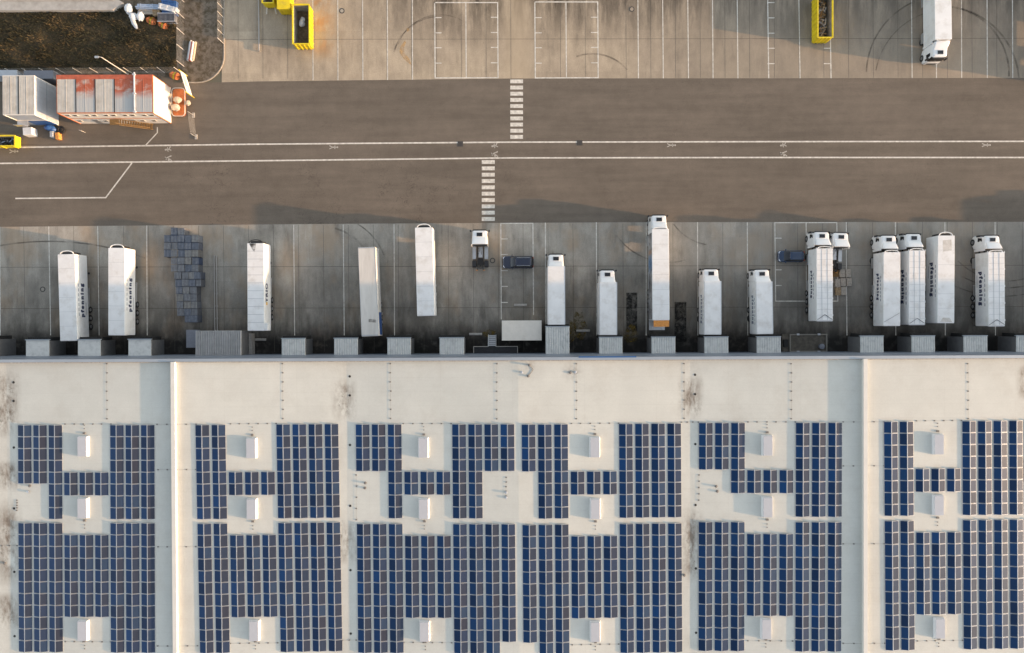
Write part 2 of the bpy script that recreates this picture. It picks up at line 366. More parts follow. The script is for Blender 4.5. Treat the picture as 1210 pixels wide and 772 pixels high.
def text_mesh(name, body, m, length, height, bold=.03, space=1.25):
    cu = bpy.data.curves.new(name, 'FONT'); cu.body = body; cu.size = 1; cu.offset = bold; cu.extrude = .004; cu.space_character = space; cu.resolution_u = 4
    o = bpy.data.objects.new(name, cu); COL.objects.link(o)
    dg = bpy.context.evaluated_depsgraph_get(); dg.update(); me = bpy.data.meshes.new_from_object(o.evaluated_get(dg)); me.name = name
    bpy.data.objects.remove(o)
    xs = [v.co.x for v in me.vertices]; ys = [v.co.y for v in me.vertices]
    for v in me.vertices:
        v.co.x = (v.co.x-min(xs))/(max(xs)-min(xs))*length; v.co.y = (v.co.y-(min(ys)+max(ys))/2)/(max(ys)-min(ys))*height
    me.materials.clear(); me.materials.append(M[m]); return me

# ------------------------------------------------------------------ ground
def sheet(name, pts, z, m, mats=None):
    b = MB(); b.quad([(p[0], p[1], z) for p in pts]); return struct(b.build(name, m))
struct(MB().quad([(-1500, -1500, -.03), (1500, -1500, -.03), (1500, 1500, -.03), (-1500, 1500, -.03)]).build('ground', 'far_ground'))
def w2(px, py, z=0): q = P(px, py, z); return (q.x, q.y)
NE = [(-400, 99), (0, 99), (262, 97.5), (300, 96.5), (600, 93), (1210, 92.3), (1700, 92)]
SE = [(-400, 271), (0, 268.2), (380, 264.8), (580, 263.6), (740, 262.8), (1060, 262.4), (1210, 262.3), (1700, 262)]
def strip_sheet(name, upper, lower, z, m):
    b = MB(); pts = [w2(*p) for p in lower] + [w2(*p) for p in reversed(upper)]
    b.quad([(x, y, z) for x, y in pts]); o = struct(b.build(name, m)); return o
strip_sheet('road', NE, SE, .010, 'asphalt')
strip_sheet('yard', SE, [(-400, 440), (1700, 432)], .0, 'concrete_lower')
strip_sheet('parking_apron', [(264, -250), (1700, -250)], [p for p in NE if p[0] > 261], .0, 'concrete_upper')
# small asphalt area around the site containers
strip_sheet('service_road', [(-400, 91), (205, 91), (205, 98), (262, 98)], [(-400, 99.2), (262, 99.2)], .006, 'asphalt')
# kerbed verge
arc = [(265, 40)] + [(265-32+32*math.cos(R(a)), 66+32*math.sin(R(a))) for a in range(0, 91, 10)] + [(216, 98)]
vb = MB(); vp = [w2(*p) for p in arc] + [w2(216, -120), w2(266, -120)]
vb.quad([(x, y, .11) for x, y in vp]); 
o = struct(vb.build('verge', 'gravel'))
kb = MB()
kp = [w2(266, -120)] + [w2(*p) for p in arc]
for a, b_ in zip(kp, kp[1:]):
    d = Vector((b_[0]-a[0], b_[1]-a[1])); L_ = d.length; an = math.atan2(d.y, d.x)
    kb.box((a[0]+b_[0])/2, (a[1]+b_[1])/2, .07, L_+.03, .16, .14, 0, an)
struct(kb.build('kerb', 'kerb'))
fld = [w2(-200, 8), w2(209, 8), w2(209, 84), w2(-200, 84)]
sheet('field', fld, .03, 'earth'); sheet('field_path', [w2(209, -60), w2(216.5, -60), w2(216.5, 92), w2(209, 92)], .012, 'gravel')
sheet('field_margin', [w2(-300, 83.5), w2(217, 83.5), w2(217, 91.5), w2(-300, 91.5)], .02, 'gravel')
sheet('field_back', [w2(-300, -120), w2(210, -120), w2(210, 9), w2(-300, 9)], .015, 'gravel')

# markings
def poly(b, pts, wd, z=.014, m=0):
    w = [Vector(w2(*p)) for p in pts]
    for i in range(len(w)-1):
        a, c = w[i], w[i+1]; d = (c-a).normalized(); n = Vector((-d.y, d.x))*wd/2; e = d*(wd/2)
        a2 = a - e; c2 = c + e
        if i > 0: a2 = a + e
        b.quad([(a2.x-n.x, a2.y-n.y, z), (c2.x-n.x, c2.y-n.y, z), (c2.x+n.x, c2.y+n.y, z), (a2.x+n.x, a2.y+n.y, z)], m)
b = MB()
poly(b, [(-300, 176), (0, 174.6), (300, 170.6), (600, 168.2), (900, 167.6), (1210, 167.2), (1600, 167)], .22)
poly(b, [(-300, 195), (0, 193.3), (300, 190.2), (600, 186.8), (900, 186.3), (1210, 186.3), (1600, 186)], .22)
poly(b, [(155.5, 193.4), (125, 233.7), (19, 234.7)], .20)
poly(b, [(186, 151), (186, 157), (172, 172)], .16)
struct(b.build('lane_marking', 'paint'))
b = MB()
for k in range(10):
    x0, y0 = w2(603, 96.4+7.29*k); x1, _ = w2(618, 96.4+7.29*k); b.quad([(x0, y0-.29, .014), (x1, y0-.29, .014), (x1, y0+.29, .014), (x0, y0+.29, .014)])
    x0, y0 = w2(569.3, 191.7+7.48*k); x1, _ = w2(584.6, 191.7+7.48*k); b.quad([(x0, y0-.29, .014), (x1, y0-.29, .014), (x1, y0+.29, .014), (x0, y0+.29, .014)])
struct(b.build('crosswalk', 'paint'))
b = MB(); LW = .13
for x0, x1 in ((-.3, .5), (57.6, 59.8), (115.6, 117.2), (173.3, 174), (347, 348.2), (405.6, 406.8), (465.6, 466.2), (644.4, 644.9), (704.6, 705), (763.7, 763.5), (824.2, 824.6), (883, 883.6), (1000, 1000.8), (1058, 1058.5), (1116.5, 1117), (1175.8, 1176.3)):
    yt = 268-6*min(max(x0, 0), 600)/1210 if x0 < 600 else 263.2
    poly(b, [(x0, yt), (x1, 396)], LW, .006)
poly(b, [(592.3, 377), (591.8, 264.2), (629.7, 264), (630.5, 372)], LW, .0065)
for y in (282.5, 301, 320, 338.6, 357.6): poly(b, [(593, y), (599.5, y)], LW, .006)
poly(b, [(916.5, 356), (915.6, 263.4), (988.8, 263.2), (990, 356), (916.5, 356)], LW, .0065)
poly(b, [(952.5, 264), (953, 356)], LW, .006)
for y in (281.6, 319, 337.5): poly(b, [(917, y), (923, y)], LW, .006)
for x0, x1 in ((369, 370), (398.7, 399.4), (428, 428.8), (457.4, 458), (487, 487.5), (753, 754.4), (782, 783.8), (811.5, 813.6), (841, 842.6), (870, 872), (1076, 1077.8), (1106, 1106.6), (1135.6, 1136.4), (1166, 1166.6), (1195.8, 1196.7), (1225, 1226)):
    poly(b, [(x0, -120), (x1, 92.2 if x1 > 500 else 94.5)], LW, .006)
for xa, xb, yt in ((513.6, 588, 3.2), (632, 706.3, 2.5)):
    xc = (xa+xb)/2; poly(b, [(xa, yt), (xb, yt), (xb+.6, 92), (xa+.6, 92.3), (xa, yt)], LW+.03, .0065); poly(b, [(xc-.4, yt), (xc+.2, 92)], LW, .006)
    for y in (21, 39, 56.6, 74.8): poly(b, [(xa+.4, y), (xa+7.6, y)], LW, .006); poly(b, [(xb-7.4, y-.4), (xb-.2, y-.4)], LW, .006)
poly(b, [(906.3, -60), (908.4, 93.2), (982, 93.2), (979.8, -60)], LW+.03, .0065); poly(b, [(943, -60), (945.4, 93)], LW, .006)
for y in (3.2, 21.3, 39.4, 57.2, 75.4): poly(b, [(907.4, y), (914.6, y)], LW, .006); poly(b, [(974, y), (981, y)], LW, .006)
struct(b.build('parking_line', 'paint'))
# slab joints
b = MB()
for y in (-40, 46.2): poly(b, [(266, y+.6), (1500, y-1.2)], .05, .0045)
for x in list(range(15)): poly(b, [(281+29.3*x, -100), (281.5+29.3*x, 93)], .045, .004)
for x in range(16): poly(b, [(739+29.2*x, -100), (740+29.2*x, 92)], .045, .004)
for y in (314.6, 363.5): poly(b, [(-300, y+2), (1500, y-1.6)], .055, .0045)
for x in range(-3, 44): poly(b, [(29.5*x+28, 268-6*x*29.5/1210), (29.5*x+29+(1-x/20), 416)], .045, .004)
struct(b.build('slab_joint', 'joint'))
# pictograms
def picto(b, px, py, kind):
    q = Vector(w2(px, py)); z = .0145
    def seg(x0, y0, x1, y1, w_=.16):
        a = q + Vector((x0, y0)); c = q + Vector((x1, y1)); d = (c-a).normalized(); n = Vector((-d.y, d.x))*w_/2
        b.quad([(a.x-n.x, a.y-n.y, z), (c.x-n.x, c.y-n.y, z), (c.x+n.x, c.y+n.y, z), (a.x+n.x, a.y+n.y, z)])
    def dot(x, y, r): b.quad([(q.x+x+r*math.cos(i*.785), q.y+y+r*math.sin(i*.785), z) for i in range(8)])
    if kind == 1:   # long walking figure
        dot(.62, 0, .14); seg(.45, 0, -.1, 0, .2); seg(-.1, 0, -.62, .26, .13); seg(-.1, 0, -.62, -.26, .13); seg(.22, .26, .22, -.26, .12)
    elif kind == 2:
        dot(-.42, -.02, .15); seg(-.32, 0, .15, .08, .24); seg(.12, .08, .32, .5, .14); seg(.1, .05, .45, -.12, .14); seg(-.15, 0, -.02, -.3, .12); seg(-.2, .05, -.1, .36, .12)
    else:
        dot(-.42, -.1, .17); dot(.0, -.28, .15); seg(-.45, 0, .1, .22, .17); seg(.05, .2, .42, .36, .18); seg(-.1, -.05, .22, -.2, .14); seg(.2, -.2, .45, -.42, .14); seg(-.55, .2, -.45, -.2, .13)
b = MB()
for x, y in ((16, 179), (394, 174.2), (793, 171.8), (1165, 171.6)): picto(b, x, y, 1)
for x, y in ((199, 177), (585, 172.8), (926, 172)): picto(b, x, y, 2)
for x, y in ((199.5, 187), (585, 182.2), (926.5, 181.6)): picto(b, x, y, 3)
struct(b.build('path_pictogram', 'paint_worn'))
# tyre marks and stains
def arcmark(b, cx, cy, r, a0, a1, wd=.22, z=.008):
    q = Vector(w2(cx, cy)); r = r/7.64; n = 26
    for i in range(n):
        p = []
        for k in (i, i+1):
            a = R(a0+(a1-a0)*k/n)
            for rr in (r-wd/2, r+wd/2): p.append((q.x+rr*math.cos(a), q.y+rr*math.sin(a), z))
        b.quad([p[0], p[1], p[3], p[2]])
b = MB()
arcmark(b, 1112, 88, 80, -2, 100, .28); arcmark(b, 1112, 100, 92, 2, 75, .28, .0085); arcmark(b, 1117, 88, 93, 115, 178, .22, .009); arcmark(b, 1120, 98, 86, 105, 170, .16, .0095)
arcmark(b, 700, 118, 54, 40, 110, .25); arcmark(b, 520, 76, 56, 95, 165, .22); arcmark(b, 520, 70, 52, 60, 160, .14, .009); arcmark(b, 790, 235, 75, 215, 285, .2); arcmark(b, 845, 230, 60, 215, 260, .2, .009)
arcmark(b, 380, 330, 62, 10, 75, .3); arcmark(b, 388, 326, 70, 20, 60, .2, .009); arcmark(b, 1190, 250, 82, 225, 290, .2); arcmark(b, 1190, 230, 110, 240, 290, .2, .0085); arcmark(b, 1185, 215, 135, 245, 290, .18, .009)
arcmark(b, 60, 620, 335, 70, 100, .22)
struct(b.build('tyre_marks', 'tyre_mark'))
b = MB()
for x0, x1, y0, y1 in ((740, 753, 346, 392), (797, 811, 357, 404)):
    p = [w2(x0, y0), w2(x1, y0), w2(x1, y1), w2(x0, y1)]; b.quad([(q[0], q[1], .0095+random.uniform(0, .002)) for q in reversed(p)])
struct(b.build('oil_stain', 'dark_wear'))
b = MB()
for cx, cy, rx, ry, z in ((685, 385, 9, 19, .013), (745, 395, 9, 12, .013), (578, 394, 9, 5, .0128), (675, 392, 6, 14, .0134)):
    b.quad([(P(cx, cy).x+rx/7.64*math.cos(i*.5236)*random.uniform(.7, 1.1), P(cx, cy).y+ry/7.64*math.sin(i*.5236)*random.uniform(.7, 1.1), z) for i in range(12)])
struct(b.build('moss_patch', 'moss_stain'))
b = MB()
q = [(478, 48), (473, 56), (472, 62), (477, 70), (487, 78), (484, 70), (478, 63), (477, 57), (480, 50)]
b.quad([(w2(*p)[0], w2(*p)[1], .009) for p in reversed(q)]); b.quad([(w2(*p)[0], w2(*p)[1], .009) for p in ((480, 34), (483, 33), (484, 36), (481, 38))])
struct(b.build('sand_spill', 'sand_spill'))
# drains and manholes
mh = MB(); mh.loft([[(.42*math.cos(2*math.pi*i/20), .42*math.sin(2*math.pi*i/20), z) for i in range(20)] for z in (0, .022)]); mh.loft([[(.27*math.cos(2*math.pi*i/20), .27*math.sin(2*math.pi*i/20), z) for i in range(20)] for z in (.0205, .026)], 1)
mhm = mh.mesh('manhole_cover', ['manhole', 'concrete_lower'])
for px, py, lb in ((50.5, 342, 'round dark manhole cover in the yard between leftmost bay lines'), (582, 308, 'round manhole cover beside the parked tractor unit'), (404, 13, 'round manhole cover in a top bay right of the yellow skip'), (746.5, 11, 'round manhole cover right of the second painted double bay')):
    o = link('manhole_cover', mhm); o.location = P(px, py); tag(o, lb, 'manhole cover', 'manhole covers')
dg_ = MB(); dg_.box(0, 0, .012, .85, .8, .024)
for i in range(6): dg_.box(-.3+.12*i, 0, .026, .05, .7, .01)
dgm = dg_.mesh('drain_grate', ['manhole'])
for px, py, lb in ((544, 170.3, 'square drain grate on upper lane line left of the crosswalk'), (685, 169, 'square drain grate on upper lane line right of the crosswalk')):
    o = link('drain_grate', dgm); o.location = P(px, py, .012); tag(o, lb, 'drain grate', 'drain grates')

# ------------------------------------------------------------------ warehouse
ZV, ZR = 13.45, 13.95
XR = [(P(8, 600, 13.6).x, ZV), (P(208, 600, 13.9).x, ZR), (P(410, 600, 13.6).x, ZV), (P(613, 600, 13.9).x, ZR), (P(816, 600, 13.6).x, ZV), (P(1020, 600, 13.9).x, ZR), (P(1222, 600, 13.6).x, ZV)]
dxr = 23.0
XR = [(XR[0][0]-dxr, ZR)] + XR + [(XR[-1][0]+dxr*k, ZR if k % 2 else ZV) for k in (1, 2, 3, 4, 5)]
def roofz(x):
    for (a, za), (b_, zb) in zip(XR, XR[1:]):
        if a <= x <= b_: return za+(zb-za)*(x-a)/(b_-a)
    return ZV
YW = P(605, 423.0, 14.25).y; YB = YW-72; X0, X1 = XR[0][0], XR[-1][0]
wh = empty('warehouse', ((X0+X1)/2, YW, 0)); wh_off = Vector(wh.location)
tag(wh, 'long low warehouse with pale membrane roof and a row of loading docks', 'warehouse')
def wb(b, name, mats, parent=wh, **k):
    for i, v in enumerate(b.v): b.v[i] = (v[0]-wh_off.x, v[1]-wh_off.y, v[2]-wh_off.z)
    return b.build(name, mats, parent, **k)
b = MB(); b.bx(X0, X1, YW-.35, YW, 0, 13.2); b.bx(X0, X0+.3, YB, YW-.35, 0, 13.2); b.bx(X1-.3, X1, YB, YW-.35, 0, 13.2); b.bx(X0, X1, YB-.3, YB, 0, 13.2)
wb(b, 'wall', ['facade'])
b = MB()
for (a, za), (c, zc) in zip(XR, XR[1:]): b.add([(a, YB, za), (c, YB, zc), (c, YW-.3, zc), (a, YW-.3, za)], [(0, 1, 2, 3)])
roof = wb(b, 'roof', ['membrane'])
b = MB(); b.bx(X0, X1, YW-.30, YW+.02, 13.2, 14.22); wb(b, 'parapet', ['facade'])
b = MB(); b.bx(X0, X1, YW-.34, YW+.06, 14.222, 14.27); wb(b, 'coping', ['coping'])
xa, xb = P(684, 422, 14.3).x, P(752, 422, 14.3).x
b = MB(); b.bx(xa, xb, YW-.02, YW+.16, 13.9, 14.30); wb(b, 'blue_fascia', ['coping_blue'])
for xr, nm in ((XR[2][0], 0), (XR[6][0], 0)):
    b = MB(); b.bx(xr-.22, xr+.22, YB, YW-.36, 13.9, 14.50); b.bx(xr-.27, xr+.27, YB, YW-.36, 14.502, 14.55); wb(b, 'fire_wall', ['fire_wall'])
# gutter seam at the parapet base
b = MB(); b.bx(X0, X1, YW-.46, YW-.36, 13.96, 14.06); wb(b, 'gutter_strip', ['wood_grey'])
# smoke vents
VW, VL, VH = 1.25, 2.65, .46
for px, py in ((97, 528), (97, 601), (97, 746), (296.5, 530), (297, 602), (300, 746), (500, 529.5), (500.5, 602), (501.5, 747), (703, 529), (703.5, 602), (703.5, 747), (907.5, 527), (907.5, 600), (906, 744), (1109.5, 525.5), (1109.5, 597.5), (1111, 743)):
    q = P(px, py, 14.15); z = roofz(q.x)
    b = MB(); b.loft([rrect(q.x-VW/2-.12, q.x+VW/2+.12, q.y-VL/2-.08, q.y+VL/2+.08, z-.05, .04, 1), rrect(q.x-VW/2, q.x+VW/2, q.y-VL/2, q.y+VL/2, z+VH, .04, 1)]); v = wb(b, 'smoke_vent', ['vent_side'], roof)
    b2 = MB(); b2.loft([rrect(q.x-VW/2+.0, q.x+VW/2-.0, q.y-VL/2+.0, q.y+VL/2-.0, z+VH+.002, .04, 1), rrect(q.x-VW/2+.03, q.x+VW/2-.03, q.y-VL/2+.03, q.y+VL/2-.03, z+VH+.05, .04, 1)]); wb(b2, 'vent_lid', ['vent_cap'], roof)
    sgn = 1 if py < 560 else -1
    b = MB(); dy = sgn*(VL/2+.42)
    if 700 < py: dy = -(VL/2+.22)
    b.box(q.x+.05, q.y+dy, z+.07, .34, .24, .14); b.box(q.x+.05, q.y+dy+sgn*.6, z+.04, .12, .1, .08); b.box(q.x+.05, q.y+dy+sgn*1.05, z+.04, .12, .1, .08)
    wb(b, 'vent_actuator', ['conductor'], roof)
# roof drains
for px, ys in ((16.5, (452, 474, 529, 601, 676, 752)), (413.8, (445, 467.5, 526, 598, 674, 749)), (822, (443, 466, 525, 597, 672, 748))):
    for py in ys:
        q = P(px+(py-600)*.004, py, 13.5); b = MB(); z = roofz(q.x)
        b.loft([[(q.x+.17*math.cos(i*.785), q.y+.17*math.sin(i*.785), z+h) for i in range(8)] for h in (.002, .02)]); wb(b, 'roof_drain', ['drain'], roof)
# lightning conductors : cable with block holders
def _c(): pass
def conductor(p0, p1, n):
    a = P(p0[0], p0[1], 13.8); c = P(p1[0], p1[1], 13.8); b = MB()
    for k in range(n):
        f = k/(n-1); x = a.x+(c.x-a.x)*f; y = a.y+(c.y-a.y)*f; z = roofz(x)
        b.box(x+random.uniform(-.04, .04), y, z+.025, .2, .15, .05)
    b.tube((a.x, a.y, roofz(a.x)+.055), (c.x, c.y, roofz(c.x)+.055), .008, n=4); wb(b, 'lightning_conductor', ['conductor'], roof)
for x in (126, 333.5, 461, 587, 681, 809, 935, 1144.5): conductor((x, 430), (x+.3, 495), 7)
for x0, x1, y in ((76, 131, 501.5), (186, 232, 501.5), (272, 326, 501), (476, 533, 501), (675, 731, 500.6), (806, 826, 499.5), (884, 940, 499), (996, 1044, 498.6), (1083, 1137, 497.4)): conductor((x0, y), (x1, y-.2), max(4, int((x1-x0)/9)))
for x0, x1, y in ((187, 232, 555), (996, 1044, 550.5), (187, 232, 646), (996, 1044, 642.5), (187, 234, 763), (996, 1045, 760), (76, 131, 759), (272, 328, 760.5), (477, 534, 760), (676, 731, 762), (884, 937, 758), (1084, 1138, 757.6), (0, 18, 646), (404, 420, 758)): conductor((x0, y), (x1, y-.2), max(3, int((x1-x0)/9)))
for x, y0, y1 in ((420.5, 562, 615), (598, 564, 586), (826.5, 562, 592), (18, 592, 604)): conductor((x, y0), (x, y1), 5)
# small roof pipes
for px, py, hh in ((625.5, 431.5, .9), (616.5, 440, .35), (624, 444.5, .45), (431, 571.5, .5), (430.5, 577.5, .35), (598, 582, .5), (598, 588, .3), (847, 575.5, .5), (848.5, 581.5, .3), (33, 575, .4), (31, 582, .4), (674, 440.5, .3), (680, 440, .25), (3, 667, .4), (809.5, 681, .5)):
    hh *= .4; q = P(px, py, 13.9+hh/2); b = MB(); z = roofz(q.x); b.tube((q.x, q.y, z), (q.x, q.y, z+hh), .13, n=10); b.tube((q.x, q.y, z+hh+.002), (q.x, q.y, z+hh+.06), .2, 0 if py % 2 else 1, n=10, r2=.06)
    wb(b, 'roof_pipe', ['conductor', 'alu'], roof, smooth=True)
b = MB(); pts = [P(627, 433, 13.96), P(630, 437, 13.96), P(628, 440, 13.96), P(624.5, 444, 13.96)]
for a, c in zip(pts, pts[1:]): b.tube(a, c, .03, n=5)
wb(b, 'roof_cable', ['conductor'], roof)

# loading docks
DOCKS = [(-31, -3.5, 400.5, 'p'), (30.5, 57.8, 402.3, 'p'), (92, 118.6, 402, 'p'), (151.6, 178.4, 401.6, 'p'), (332.8, 360.6, 400.6, 'c'), (394.8, 422.7, 400.3, 'c'), (457.7, 485.4, 400, 'c'), (519.4, 548.4, 399.8, 'c'), (644.8, 672.8, 386.6, 'c'), (708.1, 735.5, 399.2, 'c'), (770, 798, 399, 'c'), (832.5, 860.6, 398.8, 'c'), (894.3, 922.6, 398.6, 'c'), (1016.7, 1043.9, 397.8, 'c'), (1077.4, 1104.6, 397.6, 'c'), (1138.8, 1166.6, 397.5, 'c'), (1201, 1228.5, 397.4, 'c')]
for x0, x1, y0, k in DOCKS:
    a = P(x0, y0, 4.0); c = P(x1, y0, 4.0); xl, xr, yt = a.x, c.x, a.y
    b = MB(); b.bx(xl+.06, xr-.06, YW+.002, yt-.10, 0, 3.9); d = wb(b, 'dock_house', ['dock_wall'])
    b = MB(); 
    n = 10; ww = (xr-xl)/n; z0 = 3.902
    pts = []
    for i in range(n):
        pts += [(xl+ww*i, 0), (xl+ww*(i+.45), 0), (xl+ww*(i+.55), .09), (xl+ww*(i+.9), .09)]
    pts.append((xr, 0))
    if k == 'p': pts = [(xl, 0), (xr, 0)]
    for p, q in zip(pts, pts[1:]): b.quad([(p[0], YW+.01, z0+.1+p[1]), (q[0], YW+.01, z0+.1+q[1]), (q[0], yt, z0+.06+q[1]), (p[0], yt, z0+.06+p[1])])
    b.bx(xl, xr, YW+.01, yt, z0, z0+.05)
    wb(b, 'dock_roof', ['dock_roof'], d)
    b = MB(); b.bx(xl-.08, xr+.04, yt+.002, yt+.13, 3.7, 4.09); wb(b, 'dock_fascia', ['coping'], d)
    b = MB(); b.bx(xl+.05, xr-.05, yt-.09, yt+.42, 3.1, 3.6); b.bx(xl+.05, xl+.4, yt-.09, yt+.42, .9, 3.08); b.bx(xr-.4, xr-.05, yt-.09, yt+.42, .9, 3.08); wb(b, 'dock_seal', ['dock_black'], d)
    b = MB(); b.bx(xl+.42, xr-.42, yt-.095, yt-.03, 1.1, 3.05); wb(b, 'dock_door', ['alu'], d)
# wide corrugated canopy with side parts
a = P(231, 391, 4.3); c = P(285, 391, 4.3)
b = MB(); b.bx(a.x+.1, c.x-.1, YW+.002, a.y-.1, 0, 4.2, 0); d = wb(b, 'canopy_house', ['dock_wall'])
b = MB(); n = 26; ww = (c.x-a.x)/n
for i in range(n):
    for (u0, h0), (u1, h1) in (((0, 0), (.35, 0)), ((.35, 0), (.42, .16)), ((.42, .16), (.8, .16)), ((.8, .16), (1, 0))):
        b.quad([(a.x+ww*(i+u0), YW+.01, 4.35+h0), (a.x+ww*(i+u1), YW+.01, 4.35+h1), (a.x+ww*(i+u1), a.y, 4.28+h1), (a.x+ww*(i+u0), a.y, 4.28+h0)])
b.bx(a.x, c.x, YW+.01, a.y, 4.2, 4.27); wb(b, 'canopy_roof', ['corrugated'], d)
q0, q1 = P(220, 390, 3.2), P(231, 411, 3.2); b = MB(); b.bx(q0.x, q1.x+.3, q1.y, q0.y, 2.2, 3.2); wb(b, 'canopy_annex', ['steel_blue'], d)
q0, q1 = P(285, 395, 1.2), P(292, 419, 1.2); b = MB(); b.bx(q0.x, q1.x, q1.y, q0.y, 0, 1.2); b.bx(q1.x+.3, q1.x+.75, q1.y-1, q0.y+.1, 0, 1.3); wb(b, 'side_ramp', ['concrete_block'], d)

# steps and steel platform at the dock wall
st = empty('steel_stair', P(583, 404)); tag(st, 'dark steel stair climbing to a railed platform at the dock wall', 'stair')
o0 = Vector(st.location)
def at_(b, base, name, mats, parent, **k):
    for i, v in enumerate(b.v): b.v[i] = (v[0]-base.x, v[1]-base.y, v[2]-base.z)
    return b.build(name, mats, parent, **k)
q0, q1 = P(560, 409.5, 1.1), P(611.5, 409.5, 1.1)
b = MB(); b.bx(q0.x, q1.x, YW+.01, q0.y, .98, 1.08); at_(b, o0, 'platform', ['chassis'], st)
b = MB()
for x in (q0.x, q1.x, (q0.x+P(576, 400, 1).x)/2, P(576.5, 400, 1).x, P(586.5, 400, 1).x, P(600, 400, 1).x): b.tube((x, q0.y, 1.08), (x, q0.y, 2.1), .035)
for z in (1.6, 2.1):
    b.tube((q0.x, q0.y, z), (P(576.5, 400, 1).x, q0.y, z), .04); b.tube((P(586.5, 400, 1).x, q0.y, z), (q1.x, q0.y, z), .04); b.tube((q1.x, q0.y, z), (q1.x, YW+.05, z), .04); b.tube((q0.x, q0.y, z), (q0.x, YW+.05, z), .04)
at_(b, o0, 'railing', ['fence_metal'], st)
b = MB(); sx0, sx1 = P(577, 400, 1).x, P(586, 400, 1).x
for k in range(6): b.bx(sx0+.08, sx1-.08, q0.y+.06+.28*(5-k), q0.y+.06+.28*(5-k)+.22, .15+.17*k, .19+.17*k)
at_(b, o0, 'tread', ['alu'], st)
for x in (sx0, sx1):
    b = MB(); b.tube((x, q0.y+1.75, .1), (x, q0.y, 1.05), .05); b.tube((x, q0.y+1.75, 1.0), (x, q0.y, 2.05), .035); b.tube((x, q0.y+1.75, .05), (x, q0.y+1.75, 1.0), .03); at_(b, o0, 'stringer', ['alu'], st)
# dock pit platform with marker lamps
pp = empty('lift_platform', P(951, 405)); tag(pp, 'dark rectangular lift platform with pale corner lamps between two docks', 'lift platform'); o0 = Vector(pp.location)
q0, q1 = P(924.5, 395, .5), P(977.5, 416, .5)
b = MB(); b.bx(q0.x, q1.x, q1.y, q0.y, .015, .35); at_(b, o0, 'deck', ['platform_brown'], pp)
b = MB(); i0 = q0.x+1.1
b.bx(i0, q1.x, q0.y-.18, q0.y, .352, .55); b.bx(i0, q1.x, q1.y, q1.y+.18, .352, .55); b.bx(i0, i0+.18, q1.y+.182, q0.y-.182, .352, .55); b.bx(q1.x-.18, q1.x, q1.y+.182, q0.y-.182, .352, .55)
at_(b, o0, 'frame', ['platform_frame'], pp)
for x in (P(942.5, 0, .6).x, P(967.3, 0, .6).x):
    for y in (q0.y-.05, q1.y+.05):
        b = MB(); b.box(x, y, .63, .36, .28, .16); at_(b, o0, 'corner_lamp', ['vent_cap'], pp)
b = MB(); b.box(q0.x+.5, (q0.y+q1.y)/2, .5, .7, 1.1, .29); at_(b, o0, 'control_box', ['dock_black'], pp)
q = P(970.5, 409.5, .7); b = MB(); b.tube((q.x, q.y, .36), (q.x, q.y, 1.0), .38, n=14, r2=.42); b.tube((q.x, q.y, 1.002), (q.x, q.y, 1.05), .42, n=14, r2=.2)
tag(b.build('barrel', ['steel_blue'], smooth=True), 'blue grey barrel standing on the dark lift platform', 'barrel')
# concrete wheel stops and bars
for px, py, ln, lb in ((615, 360.5, 2.0, 'concrete wheel stop in the bay below the dark blue estate car'), (562, 395, 2.0, 'concrete wheel stop left of the steel stair'), (689, 391, 2.1, 'concrete wheel stop on the yellowish moss patch'), (306, 401.5, 2.2, 'concrete wheel stop behind the trailer with ribbed roof')):
    q = P(px, py, .1); b = MB(); b.loft([rrect(-ln/2, ln/2, -.19, .19, 0, .05), rrect(-ln/2, ln/2, -.16, .16, .17, .05), rrect(-ln/2+.04, ln/2-.04, -.1, .1, .2, .05)])
    o = b.build('wheel_stop', ['concrete_block']); o.location = (q.x, q.y, .004); tag(o, lb, 'wheel stop', 'wheel stops')
# guide rails
for px, y0, y1, lb in ((253, 303, 391, 'left of the two long steel guide rails above the corrugated canopy'), (255.8, 303, 391, 'right of the two long steel guide rails above the corrugated canopy')):
    a = P(px, y0, .15); c = P(px+1, y1, .15); b = MB(); base = Vector((a.x, a.y, 0))
    b.tube((0, 0, .16), (c.x-a.x, c.y-a.y, .16), .07, n=8)
    for k in range(7): f = k/6; b.box((c.x-a.x)*f, (c.y-a.y)*f, .05, .16, .25, .1)
    o = b.build('guide_rail', ['fence_metal']); o.location = base; tag(o, lb, 'guide rail', 'steel guide rails')
a = P(305.5, -30, .3); c = P(305.5, 60, .3); b = MB(); b.box(0, (c.y-a.y)/2, .28, .16, abs(c.y-a.y), .2)
for k in range(8): b.box(0, (c.y-a.y)*k/7, .1, .1, .14, .2)
o = b.build('crash_barrier', ['fence_metal']); o.location = (a.x, a.y, 0); tag(o, 'long low steel crash barrier left of the yellow skips', 'barrier')

